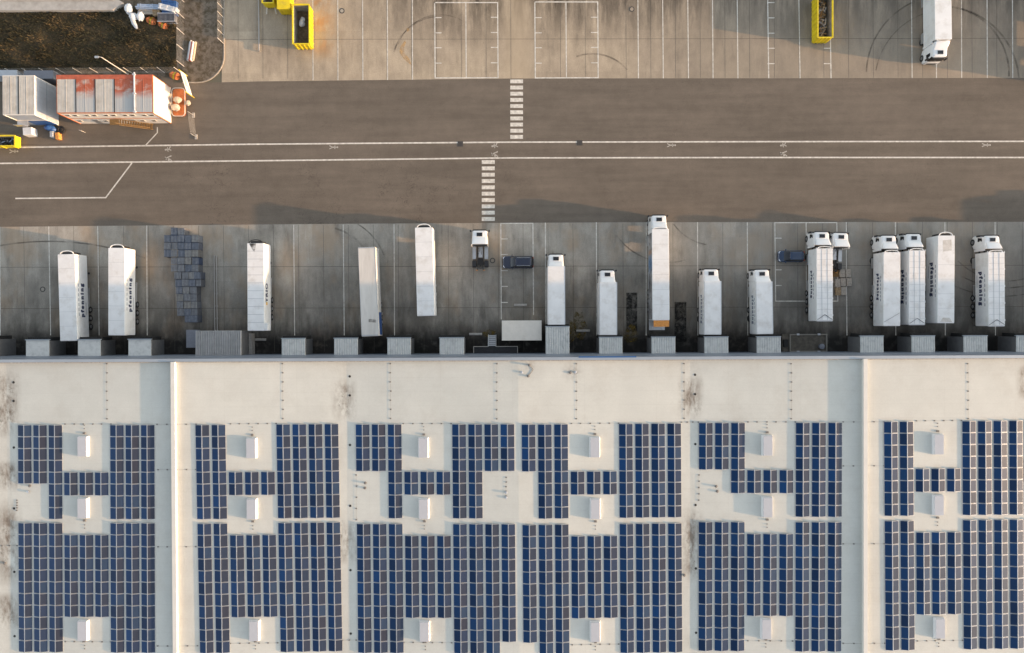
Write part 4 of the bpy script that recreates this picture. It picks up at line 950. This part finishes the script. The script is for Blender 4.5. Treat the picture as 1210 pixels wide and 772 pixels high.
# cars (front = +y)
def car(name, pos, rz, L, W, Ht, paint, label, van=False):
    q = P(*pos); e = empty(name, (q.x, q.y, 0), rz); tag(e, label, 'car', None)
    hl, hw = L/2, W/2
    def ring(z, x, yr, yf, r): return rrect(-x, x, yr, yf, z, r, 5)
    b = MB(); hood = .95
    b.loft([ring(.22, hw-.1, -hl+.1, hl-.12, .3), ring(.45, hw-.01, -hl+.01, hl-.01, .38), ring(.75, hw, -hl, hl-.02, .4), ring(hood-.08, hw-.04, -hl+.04, hl-.12, .42), ring(hood, hw-.14, -hl+.12, hl-.3, .4)])
    body = b.build('body', [paint], e, smooth=True)
    yf0 = hl-1.25 if not van else hl-.85; yf1 = hl-2.0 if not van else hl-1.6
    b = MB(); b.loft([ring(hood-.02, hw-.12, -hl+.10, yf0, .22), ring(Ht-.16, hw-.27, -hl+.38, yf1, .2)]); b.build('window_band', ['glass_dark'], e, smooth=True)
    b = MB(); b.loft([ring(Ht-.158, hw-.26, -hl+.36, yf1+.02, .2), ring(Ht-.08, hw-.275, -hl+.38, yf1-.01, .2), ring(Ht-.03, hw-.33, -hl+.46, yf1-.10, .2), ring(Ht, hw-.55, -hl+.75, yf1-.35, .2)]); rf = b.build('roof', [paint], e, smooth=True)
    for s in (-1, 1):
        if not van:
            b = MB(); b.tube((s*(hw-.36), -hl+.6, Ht+.03), (s*(hw-.36), yf1-.2, Ht+.03), .028, n=6); b.build('roof_rail', ['alu'], e)
        for yy in (hl-.9, -hl+.85): wheel(e, s*(hw-.13), yy, .34, CW, CR)
        b = MB(); b.loft([ring(z, .1, -.2, .2, .08) for z in (.80, .90)])
        for i, v in enumerate(b.v): b.v[i] = (s*(hw-.28)+v[0]*1.4-s*v[1]*.35, hl-.28+v[1]*.8, v[2])
        b.build('headlight', ['lamp_glass'], e)
        b = MB(); b.loft([rrect(-.1, .1, -.07, .07, z, .04) for z in (.95, 1.12)]); o = b.build('mirror', [paint], e); o.location = (s*(hw+.08), yf0-.25, 0)
        b = MB(); b.box(s*(hw-.3), -hl+.05, .85, .3, .06, .2); b.build('tail_light', ['red_board'], e)
        for yy, zz in ((yf1+.05, 0), (-hl*.1, 0), (-hl+.7, 0)):
            pass
    b = MB(); b.box(0, hl-1.2, hood+.006, W-.5, .035, .012); b.box(0, hl-.2, .52, W-.6, .06, .2); b.build('bonnet_gap', ['dark_plastic'], e)
    return e
car('estate_car', (612, 310.5), R(90), 4.8, 1.92, 1.65, 'car_blue_dark', 'dark blue estate car with silver roof rails, parked across the bay')
car('compact_van', (932.3, 303.5), R(90), 4.05, 1.78, 1.6, 'car_blue', 'bright blue small van with pale headlights, parked across the bay', True)

# white container beside the longest dock
def cbox(name, x0, x1, y0, y1, zt, m, label, cat, corr=True, z0=.12, group=None):
    a = P(x0, y0, zt); c = P(x1, y1, zt); cx_, cy_ = (a.x+c.x)/2, (a.y+c.y)/2; sx, sy = abs(c.x-a.x), abs(a.y-c.y)
    e = empty(name, (cx_, cy_, 0)); tag(e, label, cat, group)
    b = MB(); b.bx(-sx/2+.05, sx/2-.05, -sy/2+.05, sy/2-.05, z0, zt-.06)
    if corr:
        n = int(sx/.3)
        for i in range(n): 
            x = -sx/2+.15+i*(sx-.3)/(n-1); b.box(x, sy/2-.045, (z0+zt)/2, .13, .05, zt-z0-.3); b.box(x, -sy/2+.045, (z0+zt)/2, .13, .05, zt-z0-.3)
    b.build('wall', [m], e)
    b = MB(); b.bx(-sx/2, sx/2, -sy/2, sy/2, zt-.058, zt)
    if corr:
        for i in range(int(sx/.25)): b.box(-sx/2+.15+i*.25, 0, zt+.008, .10, sy-.2, .016)
    b.build('roof', [m], e)
    b = MB()
    for x in (-sx/2+.06, sx/2-.06):
        for y in (-sy/2+.06, sy/2-.06): b.box(x, y, zt/2, .14, .14, zt-.13)
    b.build('corner_post', ['alu'], e); return e, sx, sy
cbox('storage_container', 593, 640, 379, 402.4, 2.9, 'box_cream', 'cream steel storage container lying across, left of the longest dock', 'container')

# ------------------------------------------------------------------ crates and pallets
cr = [(2, 3, 2.6, .9)]
def crate_mesh(mi, sx, sy, h):
    b = MB(); b.box(0, 0, .07, sx, sy, .12); 
    b.box(0, 0, .13+(h-.13)/2, sx-.04, sy-.04, h-.13)
    n = 5
    for i in range(n): b.box(-sx/2+.09+i*(sx-.18)/(n-1), 0, h+.012, .10, sy-.06, .024, 1)
    for y in (-sy/2+.03, sy/2-.03): b.box(0, y, h+.030, sx-.02, .05, .012)
    return b.mesh('pallet_crate', ['crate%d' % mi, 'crate_slat%d' % (mi % 3)])
CM = [[crate_mesh(i, sx, sy, h) for (sx, sy, h) in ((1.03, 1.10, 1.55), (1.035, 1.09, 1.6), (1.025, 1.1, 1.48))] for i in range(6)]
zt = 1.6
X5 = [197.5, 205.7, 213.9, 222.1, 230.3]
rowsC = [(273.5, X5[1:3]), (282.2, X5), (290.9, X5), (299.6, X5), (308.3, X5[1:]), (317, X5[1:]), (325.7, [210, 218.2, 226.4, 233]), (334.4, [210.5, 218.7, 226.9, 233.2]), (343.1, [211.5, 219.7, 227.9]), (351.8, [212, 220.6, 228.2]), (360.5, [212.5, 221, 228.6]), (369.2, [213, 221.6, 229]), (377, [222, 229.4])]
k = 0
cn = ['slate blue', 'dusty blue', 'grey blue', 'deep blue', 'pale grey', 'light blue']
for ri, (py, xs) in enumerate(rowsC):
    for ci, px in enumerate(xs):
        mi = random.choice([0, 0, 1, 1, 2, 3, 5]) 
        if (ri < 8 and px < 207 and 284 < py < 325 and px > 200): mi = 4
        if py == 281 and px < 200: mi = 3
        o = link('pallet_crate', CM[mi][k % 3]); q = P(px+random.uniform(-.12, .12), py+random.uniform(-.12, .12), zt); o.location = (q.x, q.y, 0); o.rotation_euler.z = random.uniform(-.012, .012)
        vpos = {0: 'first'}.get(ci, ORD[ci]); tag(o, '%s crate in the crate block, %s row from the road, %s from its left' % (cn[mi], ORD[ri], ORD[ci]), 'crate', 'blue crates stacked in a block'); k += 1
pb = MB()
for i in range(7): pb.box(-.36+.12*i, 0, .13, .09, 1.2, .022)
for y in (-.5, 0, .5): pb.box(0, y, .108, .8, .1, .02)
for x in (-.35, 0, .35):
    for y in (-.5, 0, .5): pb.box(x, y, .06, .1, .13, .075)
    pb.box(x, 0, .012, .1, 1.2, .02)
PM = {m: pb.mesh('pallet', [m]) for m in ('wood_grey', 'wood_brown', 'wood')}
pl = [((988, 322.5), 'wood_brown', .0), ((995.5, 323), 'wood_grey', 0), ((1002.3, 323), 'wood_grey', .0), ((990, 334.5), 'wood_grey', 0), ((996.5, 333.5), 'wood_grey', 0), ((1003.5, 333.5), 'wood_grey', .05), ((990.5, 344.5), 'wood', 0), ((997, 344), 'wood_grey', 0)]
for (px, py), m, rz in pl:
    for lv in range(3):
        q = P(px, py, .4); o = link('pallet', PM[m]); o.location = (q.x, q.y, .146*lv); o.rotation_euler.z = rz+random.uniform(-.03, .03); o.scale = (.93, 1.0, 1)
        col = {'wood_brown': 'brown', 'wood_grey': 'grey', 'wood': 'tan'}[m]; row = 'upper' if py < 328 else ('middle' if py < 340 else 'lower'); cc = 'left' if px < 992 else ('centre' if px < 999 else 'right')
        tag(o, '%s wooden pallet, %s of three, %s row %s stack behind the tractor unit' % (col, ('lowest', 'middle', 'topmost')[lv], row, cc), 'pallet', 'wooden pallets in low stacks')

# ------------------------------------------------------------------ yellow skips
def skip(x0, x1, y0, y1, h, label, content=None, rz=0, inner=True):
    a = P(x0, y0, h); c = P(x1, y1, h); cx_, cy_ = (a.x+c.x)/2, (a.y+c.y)/2; sx, sy = abs(c.x-a.x), abs(a.y-c.y)
    e = empty('skip', (cx_, cy_, 0)); tag(e, label, 'skip', 'yellow roll-off skips'); T_ = .12
    b = MB(); b.bx(-sx/2, -sx/2+T_, -sy/2, sy/2, .22, h, 0); b.bx(sx/2-T_, sx/2, -sy/2, sy/2, .22, h, 0); b.bx(-sx/2+T_, sx/2-T_, sy/2-T_, sy/2, .22, h, 0); b.bx(-sx/2+T_, sx/2-T_, -sy/2, -sy/2+T_, .22, h, 0)
    for s in (-1, 1):
        b.bx(s*(sx/2-T_-.006), s*(sx/2-T_-.0), -sy/2+T_, sy/2-T_, .3, h-.12, 1)
        b.bx(-sx/2+T_, sx/2-T_, s*(sy/2-T_-.006), s*(sy/2-T_), .3, h-.12, 1)
    b.build('shell', ['yellow_skip', 'skip_inside'], e)
    b = MB()
    n = int(sy/.65)
    for i in range(n): 
        y = -sy/2+.2+i*(sy-.4)/(n-1)
        for s in (-1, 1): b.box(s*(sx/2+.045), y, h/2+.1, .085, .1, h-.3)
    for i in range(4):
        x = -sx/2+.3+i*(sx-.6)/3
        for s in (-1, 1): b.box(x, s*(sy/2+.045), h/2+.1, .1, .085, h-.3)
    b.build('rib', ['yellow_skip'], e)
    b = MB(); 
    for s in (-1, 1): b.box(s*(sx/2+.0), 0, h+.04, .16, sy+.12, .076); b.box(0, s*(sy/2+.0), h+.042, sx-.17, .16, .076)
    b.build('rim', ['yellow_skip'], e)
    b = MB(); b.bx(-sx/2+T_, sx/2-T_, -sy/2+T_, sy/2-T_, .2, .28); b.build('floor', ['skip_floor'], e)
    b = MB(); 
    for s in (-1, 1): b.box(s*.5, 0, .1, .14, sy, .2)
    b.build('skid', ['chassis'], e)
    return e, sx, sy
e, sx, sy = skip(345.6, 365.6, 5.5, 52, 2.3, 'yellow open skip holding a white bag, near the top left')
b = MB(); b.blob((0, 0, .7), (.42, .6, .42)); b.blob((.1, .6, .62), (.36, .4, .34)); o = b.build('waste_bag', ['bag_white'], smooth=True); q = P(357, 28, .6); o.location = (q.x, q.y, 0); tag(o, 'white plastic waste bag lying inside the yellow open skip', 'bag')
def scrap(name, cx, cy, sx, sy, z0, z1, n, label, mats=('wood', 'wood_grey', 'wood_brown', 'chassis')):
    b = MB()
    for i in range(n):
        L_ = random.uniform(.3, 1.5); an = random.choice((0, 1.57))+random.gauss(0, .5)
        x = random.uniform(-1, 1)*max(.05, sx/2-.2-abs(math.cos(an))*L_/2); y = random.uniform(-1, 1)*max(.05, sy/2-.2-abs(math.sin(an))*L_/2)
        b.box(x, y, random.uniform(z0, z1), L_, random.uniform(.06, .22), random.uniform(.03, .1), random.choice((0, 0, 0, 1, 1, 2, 2, 3)), rz=an, rx=random.gauss(0, .25), ry=random.gauss(0, .18))
    o = b.build(name, list(mats)); o.location = (cx, cy, 0); o['kind'] = 'stuff'; o['label'] = label; o['category'] = 'scrap'
e, sx, sy = skip(966.3, 984, -6, 44.5, 2.3, 'yellow open skip full of scrap timber, near the top right'); scrap('scrap_timber', e.location.x-.1, e.location.y, sx-.5, sy-.4, .5, 1.6, 150, 'loose scrap timber heaped in the right yellow skip')
e, sx, sy = skip(327.5, 342.5, -36, 10.5, 2.2, 'yellow skip with closed lid at the top edge'); b = MB(); b.box(0, 0, 2.31, sx+.05, sy+.05, .06)
for i in range(7): b.box(0, -sy/2+.4+i*(sy-.8)/6, 2.36, sx-.1, .1, .05)
b.build('lid', ['yellow_skip'], e)
e, sx, sy = skip(309.5, 323, -40, 3.5, 1.9, 'yellow open skip cut by the top edge, leftmost of the top three')
for s in (-1, 1):
    b = MB(); b.tube((s*.6, -sy/2-.1, .5), (s*.75, -sy/2-1.0, .35), .09); b.build('lifting_arm', ['fence_pale'], e)
e, sx, sy = skip(-30, 17.6, 160.5, 172.6, 1.5, 'low yellow skip full of dark scrap at the left edge'); scrap('scrap_metal', e.location.x, e.location.y, sx-.4, sy-.3, .4, 1.2, 90, 'dark mixed scrap filling the low yellow skip', ('chassis', 'blue_pale', 'chassis', 'dock_wall'))

# ------------------------------------------------------------------ site containers
def office(x0, x1, y0, y1, n, zt, wallm, framem, label, rusty=(), windows=True, doorblue=False):
    a = P(x0, y0, zt); c = P(x1, y1, zt); cx_, cy_ = (a.x+c.x)/2, (a.y+c.y)/2; sx, sy = abs(c.x-a.x), abs(a.y-c.y)
    e = empty('container_office', (cx_, cy_, 0)); tag(e, label, 'site office'); w_ = sx/n
    for lv in range(2):
        z0 = .05+lv*zt/2; z1 = z0+zt/2-.08
        b = MB(); b.bx(-sx/2+.06, sx/2-.06, -sy/2+.06, sy/2-.06, z0, z1); b.build('storey_wall', [wallm], e)
    b = MB()
    for lv in (zt-.08,):
        for s in (-1, 1):
            b.box(0, s*(sy/2-.05), lv+.02, sx, .1, .16); b.box(s*(sx/2-.05), 0, lv+.02, .1, sy-.21, .16)
    for s in (-1, 1): b.box(0, s*(sy/2-.05), zt/2+.02, sx, .1, .05)
    for i in (0, n):
        for s in (-1, 1): b.box(-sx/2+i*w_*(1-.1/sx)+.05*(1 if i == 0 else 0), s*(sy/2-.04), zt/2-.07, .1, .1, zt-.3)
    b.build('frame', [framem], e)
    for i in range(n):
        xa = -sx/2+i*w_; b = MB(); b.bx(xa+.06, xa+w_-.06, -sy/2+.12, sy/2-.12, zt-.06, zt+.02)
        b.box(xa+w_/2, 0, zt+.035, .06, sy-.3, .03)
        for k in range(int(w_/.22)): b.box(xa+.15+k*.22, 0, zt+.025, .06, sy-.35, .012)
        o = b.build('roof_panel', ['rusty_roof' if i in rusty else 'container_roof'], e)
        if i in rusty: o['label'] = 'roof panel with red brown rust at its back'
    b = MB(); 
    for i in range(1, n): b.box(-sx/2+i*w_, 0, zt+.03, .10, sy-.22, .07)
    b.build('roof_joint', ['chassis'], e)
    if windows:
        for i in range(n):
            for lv in range(2):
                for k in (-.28, .28):
                    if lv == 0 and (i+int(k > 0)) % 2: continue
                    xc = -sx/2+(i+.5)*w_+k*w_*.7; zc = zt/2*lv+1.55
                    b = MB(); b.box(xc, -sy/2+.045, zc, .72, .06, .62); f = b.build('window', ['box_cream'], e)
                    b = MB(); b.box(xc, -sy/2+.012, zc, .6, .03, .5); b.build('pane', ['glass_dark'], f)
        for i in (1, 3):
            b = MB(); b.box(-sx/2+(i+.05)*w_+.4, -sy/2+.045, 1.1, .85, .06, 2.0); b.build('door', ['alu'], e)
    if rusty:
        b = MB(); b.box(0, sy/2-.30, zt+.055, sx, .62, .04); b.build('rear_flashing', ['red_rust'], e)
    return e, sx, sy, cx_, cy_
e, sx, sy, cx_, cy_ = office(3, 41, 89.5, 136, 2, 5.5, 'box_grey', 'box_cream', 'grey two-storey container block at the left edge', windows=False)
b = MB(); b.box(.7, -sy/2+.01, 1.4, 3.2, .05, 1.9); b.build('blue_panel', ['blue_tarp'], e)
b = MB(); b.box(-sx/2+.9, -sy/2-.45, 2.7, 1.6, .9, .08); b.box(-sx/2+.9, -sy/2-.88, 3.2, 1.6, .04, .9); b.build('landing', ['alu'], e)
b = MB()
for i in range(7): b.tube((sx/2+.0, -sy/2+.5+i*.8, 1.0), (sx/2+.01, -sy/2+.5+i*.8, 5.3), .02, n=4)
b.build('wall_batten', ['rib_grey'], e)
e, sx, sy, cx_, cy_ = office(66.7, 181, 89, 133.6, 5, 5.5, 'box_cream', 'orange', 'cream two-storey container office with orange frame and rusty roof panels', rusty=(1, 3, 4))
b = MB(); xs_ = -sx/2+7.7
for k in range(13): b.box(xs_+.28*k, -sy/2-.5, 2.7-.21*k, .26, .8, .04)
b.tube((xs_-.2, -sy/2-.92, 2.7), (xs_+3.6, -sy/2-.92, .1), .06); b.tube((xs_-.2, -sy/2-.1, 2.7), (xs_+3.6, -sy/2-.1, .1), .06)
b.tube((xs_-1.0, -sy/2-.92, 3.75), (xs_-.2, -sy/2-.92, 3.75), .04); b.tube((xs_-.2, -sy/2-.92, 3.75), (xs_+3.6, -sy/2-.92, 1.1), .05)
b.box(xs_-.9, -sy/2-.5, 2.72, 1.4, .85, .05); b.build('stair', ['wood_brown'], e)
b = MB(); b.tube((P(158, 0, 5.6).x-cx_, sy/2+.3, 5.66), (P(158, 0, 5.6).x-cx_, -sy/2, 5.66), .13, n=8)
for y in (sy/2, 0, -sy/2+.15): b.box(P(158, 0, 5.6).x-cx_, y, 5.68, .4, .2, .3)
b.build('roof_duct', ['box_grey'], e)
cbox('storage_container', 28, 63, 83.5, 93, 2.6, 'steel_blue', 'low dark container behind the grey two-storey block', 'container', corr=False)
cbox('storage_container', -20, 20, 83, 90, 2.6, 'box_grey', 'low pale container behind the grey block at the left edge', 'container', corr=False)
# orange tray with bags
q = P(211, 121, .4); e = empty('cargo_tray', (q.x, q.y, 0)); tag(e, 'orange steel tray beside the cream container office', 'tray')
b = MB(); b.loft([rrect(-.95, .95, -2.1, 2.1, z, .5) for z in (.05, .25)]); b.build('tray_floor', ['orange'], e)
b = MB()
pr = rrect(-1.0, 1.0, -2.15, 2.15, .5, .5)
for p1, p2 in zip(pr, pr[1:]+pr[:1]): b.tube(p1, p2, .06, n=6)
for p1 in pr[::3]: b.tube((p1[0], p1[1], .25), p1, .04, n=5)
b.build('tray_rail', ['fence_pale'], e)
for (px, py), r_, lb in (((210, 118), (.65, .5, .5), 'beige bulk bag at the back of the orange tray'), ((207.5, 127), (.7, .55, .5), 'beige bulk bag at the front of the orange tray'), ((221, 121), (.4, .45, .4), 'small round beige bag just right of the orange tray')):
    q = P(px, py, .8); b = MB(); b.blob((0, 0, r_[2]+.05), r_, jit=.22, n=9); o = b.build('bulk_bag', ['bag_beige']); o.location = (q.x, q.y, .25 if px < 215 else 0); tag(o, lb, 'bag', 'beige bulk bags')
# banner board
a = P(213.5, 84, 2.2); q = P(221.5, 110, 2.2); e = empty('banner_board', ((a.x+q.x)/2, (a.y+q.y)/2, 0), math.atan2(q.y-a.y, q.x-a.x)); L_ = (q-a).length
tag(e, 'white printed banner board on posts right of the container office', 'banner')
b = MB(); b.box(0, 0, 1.55, L_, .08, 1.7); b.build('board', ['banner'], e)
b = MB(); b.box(-.4, .045, 1.9, 1.9, .01, .22); b.box(-.1, .045, 1.45, 2.2, .01, .12); b.box(.6, .045, 1.1, .9, .01, .1); b.build('print', ['wood_brown'], e)
for s in (-1, 1): b = MB(); b.tube((s*L_/2, 0, 0), (s*L_/2, 0, 2.8), .06); b.build('post', ['yellow_skip'], e)
# site fence panel
def fence_run(name, p0, p1, h, n, label, cat='fence', wires=7, m='fence_metal', dz=0):
    a = P(*p0); c = P(*p1); e = empty(name, (a.x, a.y, dz)); tag(e, label, cat); d = c-a
    for k in range(n+1):
        f = k/n; b = MB(); b.tube((d.x*f, d.y*f, 0), (d.x*f, d.y*f, h), .045); b.build('post', [m if m != 'x' else 'fence_pale'], e)
    b = MB()
    for k in range(wires): z = .1+(h-.15)*k/(wires-1); b.tube((0, 0, z), (d.x, d.y, z), .008, n=3)
    ln = d.length
    for k in range(int(ln/.25)): f = k/(ln/.25); b.tube((d.x*f, d.y*f, .05), (d.x*f, d.y*f, h-.05), .004, n=3)
    b.build('mesh_panel', ['fence_metal'], e); return e
fence_run('mesh_fence', (218, -16), (218, 79), 2.5, 5, 'mesh fence with pale posts between the field and gravel verge', m='fence_pale')
fence_run('mesh_fence', (-40, 88), (214, 86), 2.3, 13, 'mesh fence running behind the two container blocks', m='fence_pale')
fence_run('mesh_fence', (264, -40), (264.5, 52), 2.2, 9, 'mesh fence along the kerb of the rounded verge', m='fence_pale', dz=.1)
e = fence_run('site_fence_panel', (229, 136.5), (232, 162), 2.0, 1, 'loose site fence panel standing on two block feet by the tray', cat='fence panel')
a, c = P(229, 136.5), P(232, 162)
for q in (a, c): b = MB(); b.box(q.x-a.x, q.y-a.y, .08, .35, .75, .15); b.build('foot', ['concrete_block'], e)
# lamp posts
def lamp(base, h, label, m='fence_pale'):
    q = P(*base); e = empty('street_lamp', (q.x, q.y, 0)); tag(e, label, 'street lamp'); b = MB(); b.tube((0, 0, 0), (0, 0, h), .09, n=8, r2=.06); b.build('pole', [m], e)
    b = MB(); b.tube((0, 0, h), (-.5, .1, h+.05), .04); b.build('arm', [m], e); b = MB(); b.loft([rrect(-.95, -.35, -.13, .17, h+z, .08) for z in (0, .1)]); b.build('lamp_head', ['alu'], e)
lamp((152, 88.5), 7.0, 'pale lamp post rising behind the container office roof')
# odds and ends near the blocks
def thing_box(name, px, py, sx, sy, h, m, label, cat, rz=0, z=0):
    q = P(px, py, h); b = MB(); b.loft([rrect(-sx/2, sx/2, -sy/2, sy/2, 0, .05), rrect(-sx/2, sx/2, -sy/2, sy/2, h-.04, .05), rrect(-sx/2+.04, sx/2-.04, -sy/2+.04, sy/2-.04, h, .05)])
    b.box(0, sy/2+.01, h*.55, sx*.6, .03, h*.5); b.box(0, 0, h+.012, sx*.5, .06, .02)
    o = b.build(name, [m]); o.location = (q.x, q.y, z); o.rotation_euler.z = rz; tag(o, label, cat); return o
thing_box('plastic_tank', 32, 155, 1.35, 1.15, 1.3, 'bag_white', 'white plastic tank below the grey container block', 'tank', .05)
thing_box('wooden_box', 67, 160.5, .55, 1.0, .8, 'orange_board', 'narrow orange brown box below the grey container block', 'box', .1)
thing_box('bin', 60.5, 158.5, .5, .9, .9, 'box_grey', 'pale grey bin between blue bundle and brown box', 'bin')
b = MB(); b.blob((0, 0, .5), (.7, .5, .5)); b.blob((.5, -.2, .4), (.5, .5, .4)); o = b.build('tarp_bundle', ['blue_tarp'], smooth=True); q = P(58, 151, .5); o.location = (q.x, q.y, 0); tag(o, 'blue tarp bundle at the corner of the grey container block', 'tarp')
b = MB()
for i in range(20):
    a0, a1 = 2*math.pi*i/20, 2*math.pi*(i+1)/20; b.tube((.48*math.cos(a0), .48*math.sin(a0), .25), (.48*math.cos(a1), .48*math.sin(a1), .25), .17, n=7)
o = b.build('tyre', ['rubber'], smooth=True); q = P(72, 153.5, .3); o.location = (q.x, q.y, 0); tag(o, 'large dark tyre lying flat between the two container blocks', 'tyre')
for px, py, lb in ((53, 165, ''),): pass
b = MB(); b.tube((0, 0, 0), (0, 0, 1.1), .03); b.tube((0, 0, 1.1), (.35, -.1, 1.1), .03); b.tube((.35, -.1, 1.1), (.35, -.1, 0), .03); o = b.build('hoop_stand', ['fence_pale']); q = P(96, 155, .5); o.location = (q.x, q.y, 0); tag(o, 'small pale metal hoop stand in front of the container office', 'bike stand')
# corner of the field: bags, barriers, pallets, tarps
for px, py, r_, lb in ((151, 10, (.66, .8, .5), 'round white bulk bag at the end of the concrete wall'), (156.5, 19.5, (.62, .66, .5), 'left white bulk bag of the pair on the field'), (165, 19, (.62, .7, .5), 'right white bulk bag of the pair on the field')):
    q = P(px, py, .7); b = MB(); b.blob((0, 0, r_[2]), r_, jit=.2, n=11); o = b.build('bulk_bag', ['bag_white']); o.location = (q.x, q.y, 0); tag(o, lb, 'bag', 'white bulk bags')
b = MB(); b.blob((0, 0, .15), (.35, 1.1, .18)); o = b.build('sack', ['bag_white'], smooth=True); q = P(158.5, 27.5, .1); o.location = (q.x, q.y, .02); o.rotation_euler.z = .5; tag(o, 'flat empty white sack below the paired bulk bags', 'sack')
for px, py, rz, lb in ((179, 24.5, -.35, 'orange striped warning sheet on the field, left of two'), (193, 29.5, -.45, 'orange warning sheet on the field, right of two'), (206.5, 89.5, -.3, 'orange warning sheet behind the container office corner')):
    q = P(px, py, .2); b = MB(); n = 6
    for i in range(n):
        x0, x1 = -.8+1.6*i/n, -.8+1.6*(i+1)/n; z0, z1 = .35+.12*math.sin(i*2.1), .35+.12*math.sin((i+1)*2.1)
        w0 = .5*math.sin(math.pi*(.15+.7*i/n))+.1; w1 = .5*math.sin(math.pi*(.15+.7*(i+1)/n))+.1
        b.add([(x0, -w0, z0-.25), (x1, -w1, z1-.25), (x1, 0, z1+.1), (x0, 0, z0+.1), (x1, w1, z1-.25), (x0, w0, z0-.25), (x0, 0, z0-.3), (x1, 0, z1-.3)], [(0, 1, 2, 3), (3, 2, 4, 5), (1, 0, 6, 7), (5, 4, 7, 6)], 1 if i == 2 else 0)
    o = b.build('warning_sheet', ['orange', 'yellow_skip']); o.location = (q.x, q.y, .02); o.rotation_euler.z = rz; tag(o, lb, 'warning sheet', 'orange warning sheets')
q = P(198, 22, .5); e = empty('mesh_cage', (q.x, q.y, 0)); tag(e, 'grey slatted cage on the field corner beside the fence', 'cage')
b = MB()
for i in range(14): b.box(-1.25+.19*i, 0, .5, .06, 1.2, .9)
b.build('slat', ['steel_blue'], e); b = MB(); 
for y in (-.62, .62): b.box(0, y, .95, 2.7, .08, .1); b.box(0, y, .1, 2.7, .08, .1)
b.build('frame', ['box_grey'], e)
for px, py, sx, sy, h, m, lb, rz in ((180, 7.5, 5.2, .7, .9, 'blue_pale', 'pale blue wrapped beams stacked behind the bulk bags', -.03), (197, 9, 2.8, .8, 1.1, 'bag_white', 'white sheeted beams right of the wrapped beams', -.25), (199, 4, 2.6, 1.0, .8, 'blue_tarp', 'navy tarp stack against the top fence corner', -.1), (172, 13.5, 2.6, .8, .5, 'wood_grey', 'brown pallet stack between bulk bags and beams', 0), (184, 14.5, 1.2, 1.0, .6, 'wood', 'tan pallet stack left of the grey cage', 0), (199, 15, 2.4, .7, .7, 'blue_tarp', 'navy crate row above the grey cage', 0)):
    q = P(px, py, h); b = MB(); n = 4
    for i in range(n): b.box(random.uniform(-.1, .1), -sy/2+(i+.5)*sy/n, h/2+random.uniform(-.06, .03), sx*random.uniform(.85, 1), sy/n*.88, h*random.uniform(.8, 1))
    for i in range(3): b.box(-sx*.35+sx*.35*i, 0, h+.02, .08, sy, .04)
    o = b.build('material_stack', [m]); o.location = (q.x, q.y, 0); o.rotation_euler.z = rz; tag(o, lb, 'material stack')
a = P(-150, 1, .7); c = P(146, 12, .7); b = MB(); b.bx(-14, 14, -.6, .6, 0, .8); wd_ = abs(a.y-c.y)
b = MB(); b.loft([[(a.x, c.y, z), (P(133, 12, .7).x, c.y, z), (c.x, (a.y+c.y)/2+.3, z), (P(140, 2, .7).x, a.y, z), (a.x, a.y, z)] for z in (0, .75)]); b.bx(a.x, P(135, 2, .7).x, a.y-.12, a.y+.1, .752, .95)
for i, v in enumerate(b.v): b.v[i] = (v[0]-c.x, v[1]-c.y, v[2])
o = b.build('concrete_wall', ['conc_wall']); o.location = (c.x, c.y, 0); tag(o, 'long broad pale concrete wall along the top of the field', 'wall')
# barrier boards pile
q = P(225.5, 60, .6); e = empty('barrier_pile', (q.x, q.y, .11), R(-9)); tag(e, 'pile of long red and white barrier boards on the gravel verge', 'barrier pile')
for i, (x, m, h) in enumerate(((-.42, 'box_grey', .4), (-.2, 'banner', .55), (0, 'red_board', .6), (.2, 'banner', .65), (.42, 'bag_beige', .4))):
    b = MB(); b.box(x, random.uniform(-.15, .15), h/2, .15, 2.9, h); b.build('board', [m], e)

# ------------------------------------------------------------------ field plants
b = MB(); a = P(-60, 12, 0); c = P(208.5, 83, 0); rnd = random.Random(5)
for i in range(15000):
    x = rnd.uniform(a.x, c.x); y = rnd.uniform(c.y, a.y); h = rnd.uniform(.10, .38)*(1.0+.7*math.sin(x*.7+math.sin(y*1.1)*2)*.5); an = rnd.uniform(0, 6.28); lx, ly = rnd.gauss(-.10, .14), rnd.gauss(0, .14); wv = rnd.uniform(.02, .07)
    u = math.cos(an)*wv; v = math.sin(an)*wv
    cl = .7*math.sin(x*1.3+2*math.sin(y*.9))+.6*math.sin(y*1.9+x*.6)+.8*math.sin(x*.33+1.5*math.sin(y*.5))+rnd.gauss(0, .9)
    mi = 0 if cl < .6 else (1 if cl < 1.7 else 2)
    b.add([(x-u, y-v, .03), (x+u, y+v, .03), (x+lx+u*.5, y+ly+v*.5, h), (x+lx-u*.5, y+ly-v*.5, h)], [(0, 1, 2, 3)], mi)
mat('weed_dark', (.026, .026, .012), .9); mat('weed_mid', (.060, .048, .020), .9); mat('weed_pale', (.13, .09, .04), .9)
o = b.build('weeds', ['weed_dark', 'weed_mid', 'weed_pale']); o['kind'] = 'stuff'; o['label'] = 'dry brown weeds covering the fenced field'; o['category'] = 'weeds'
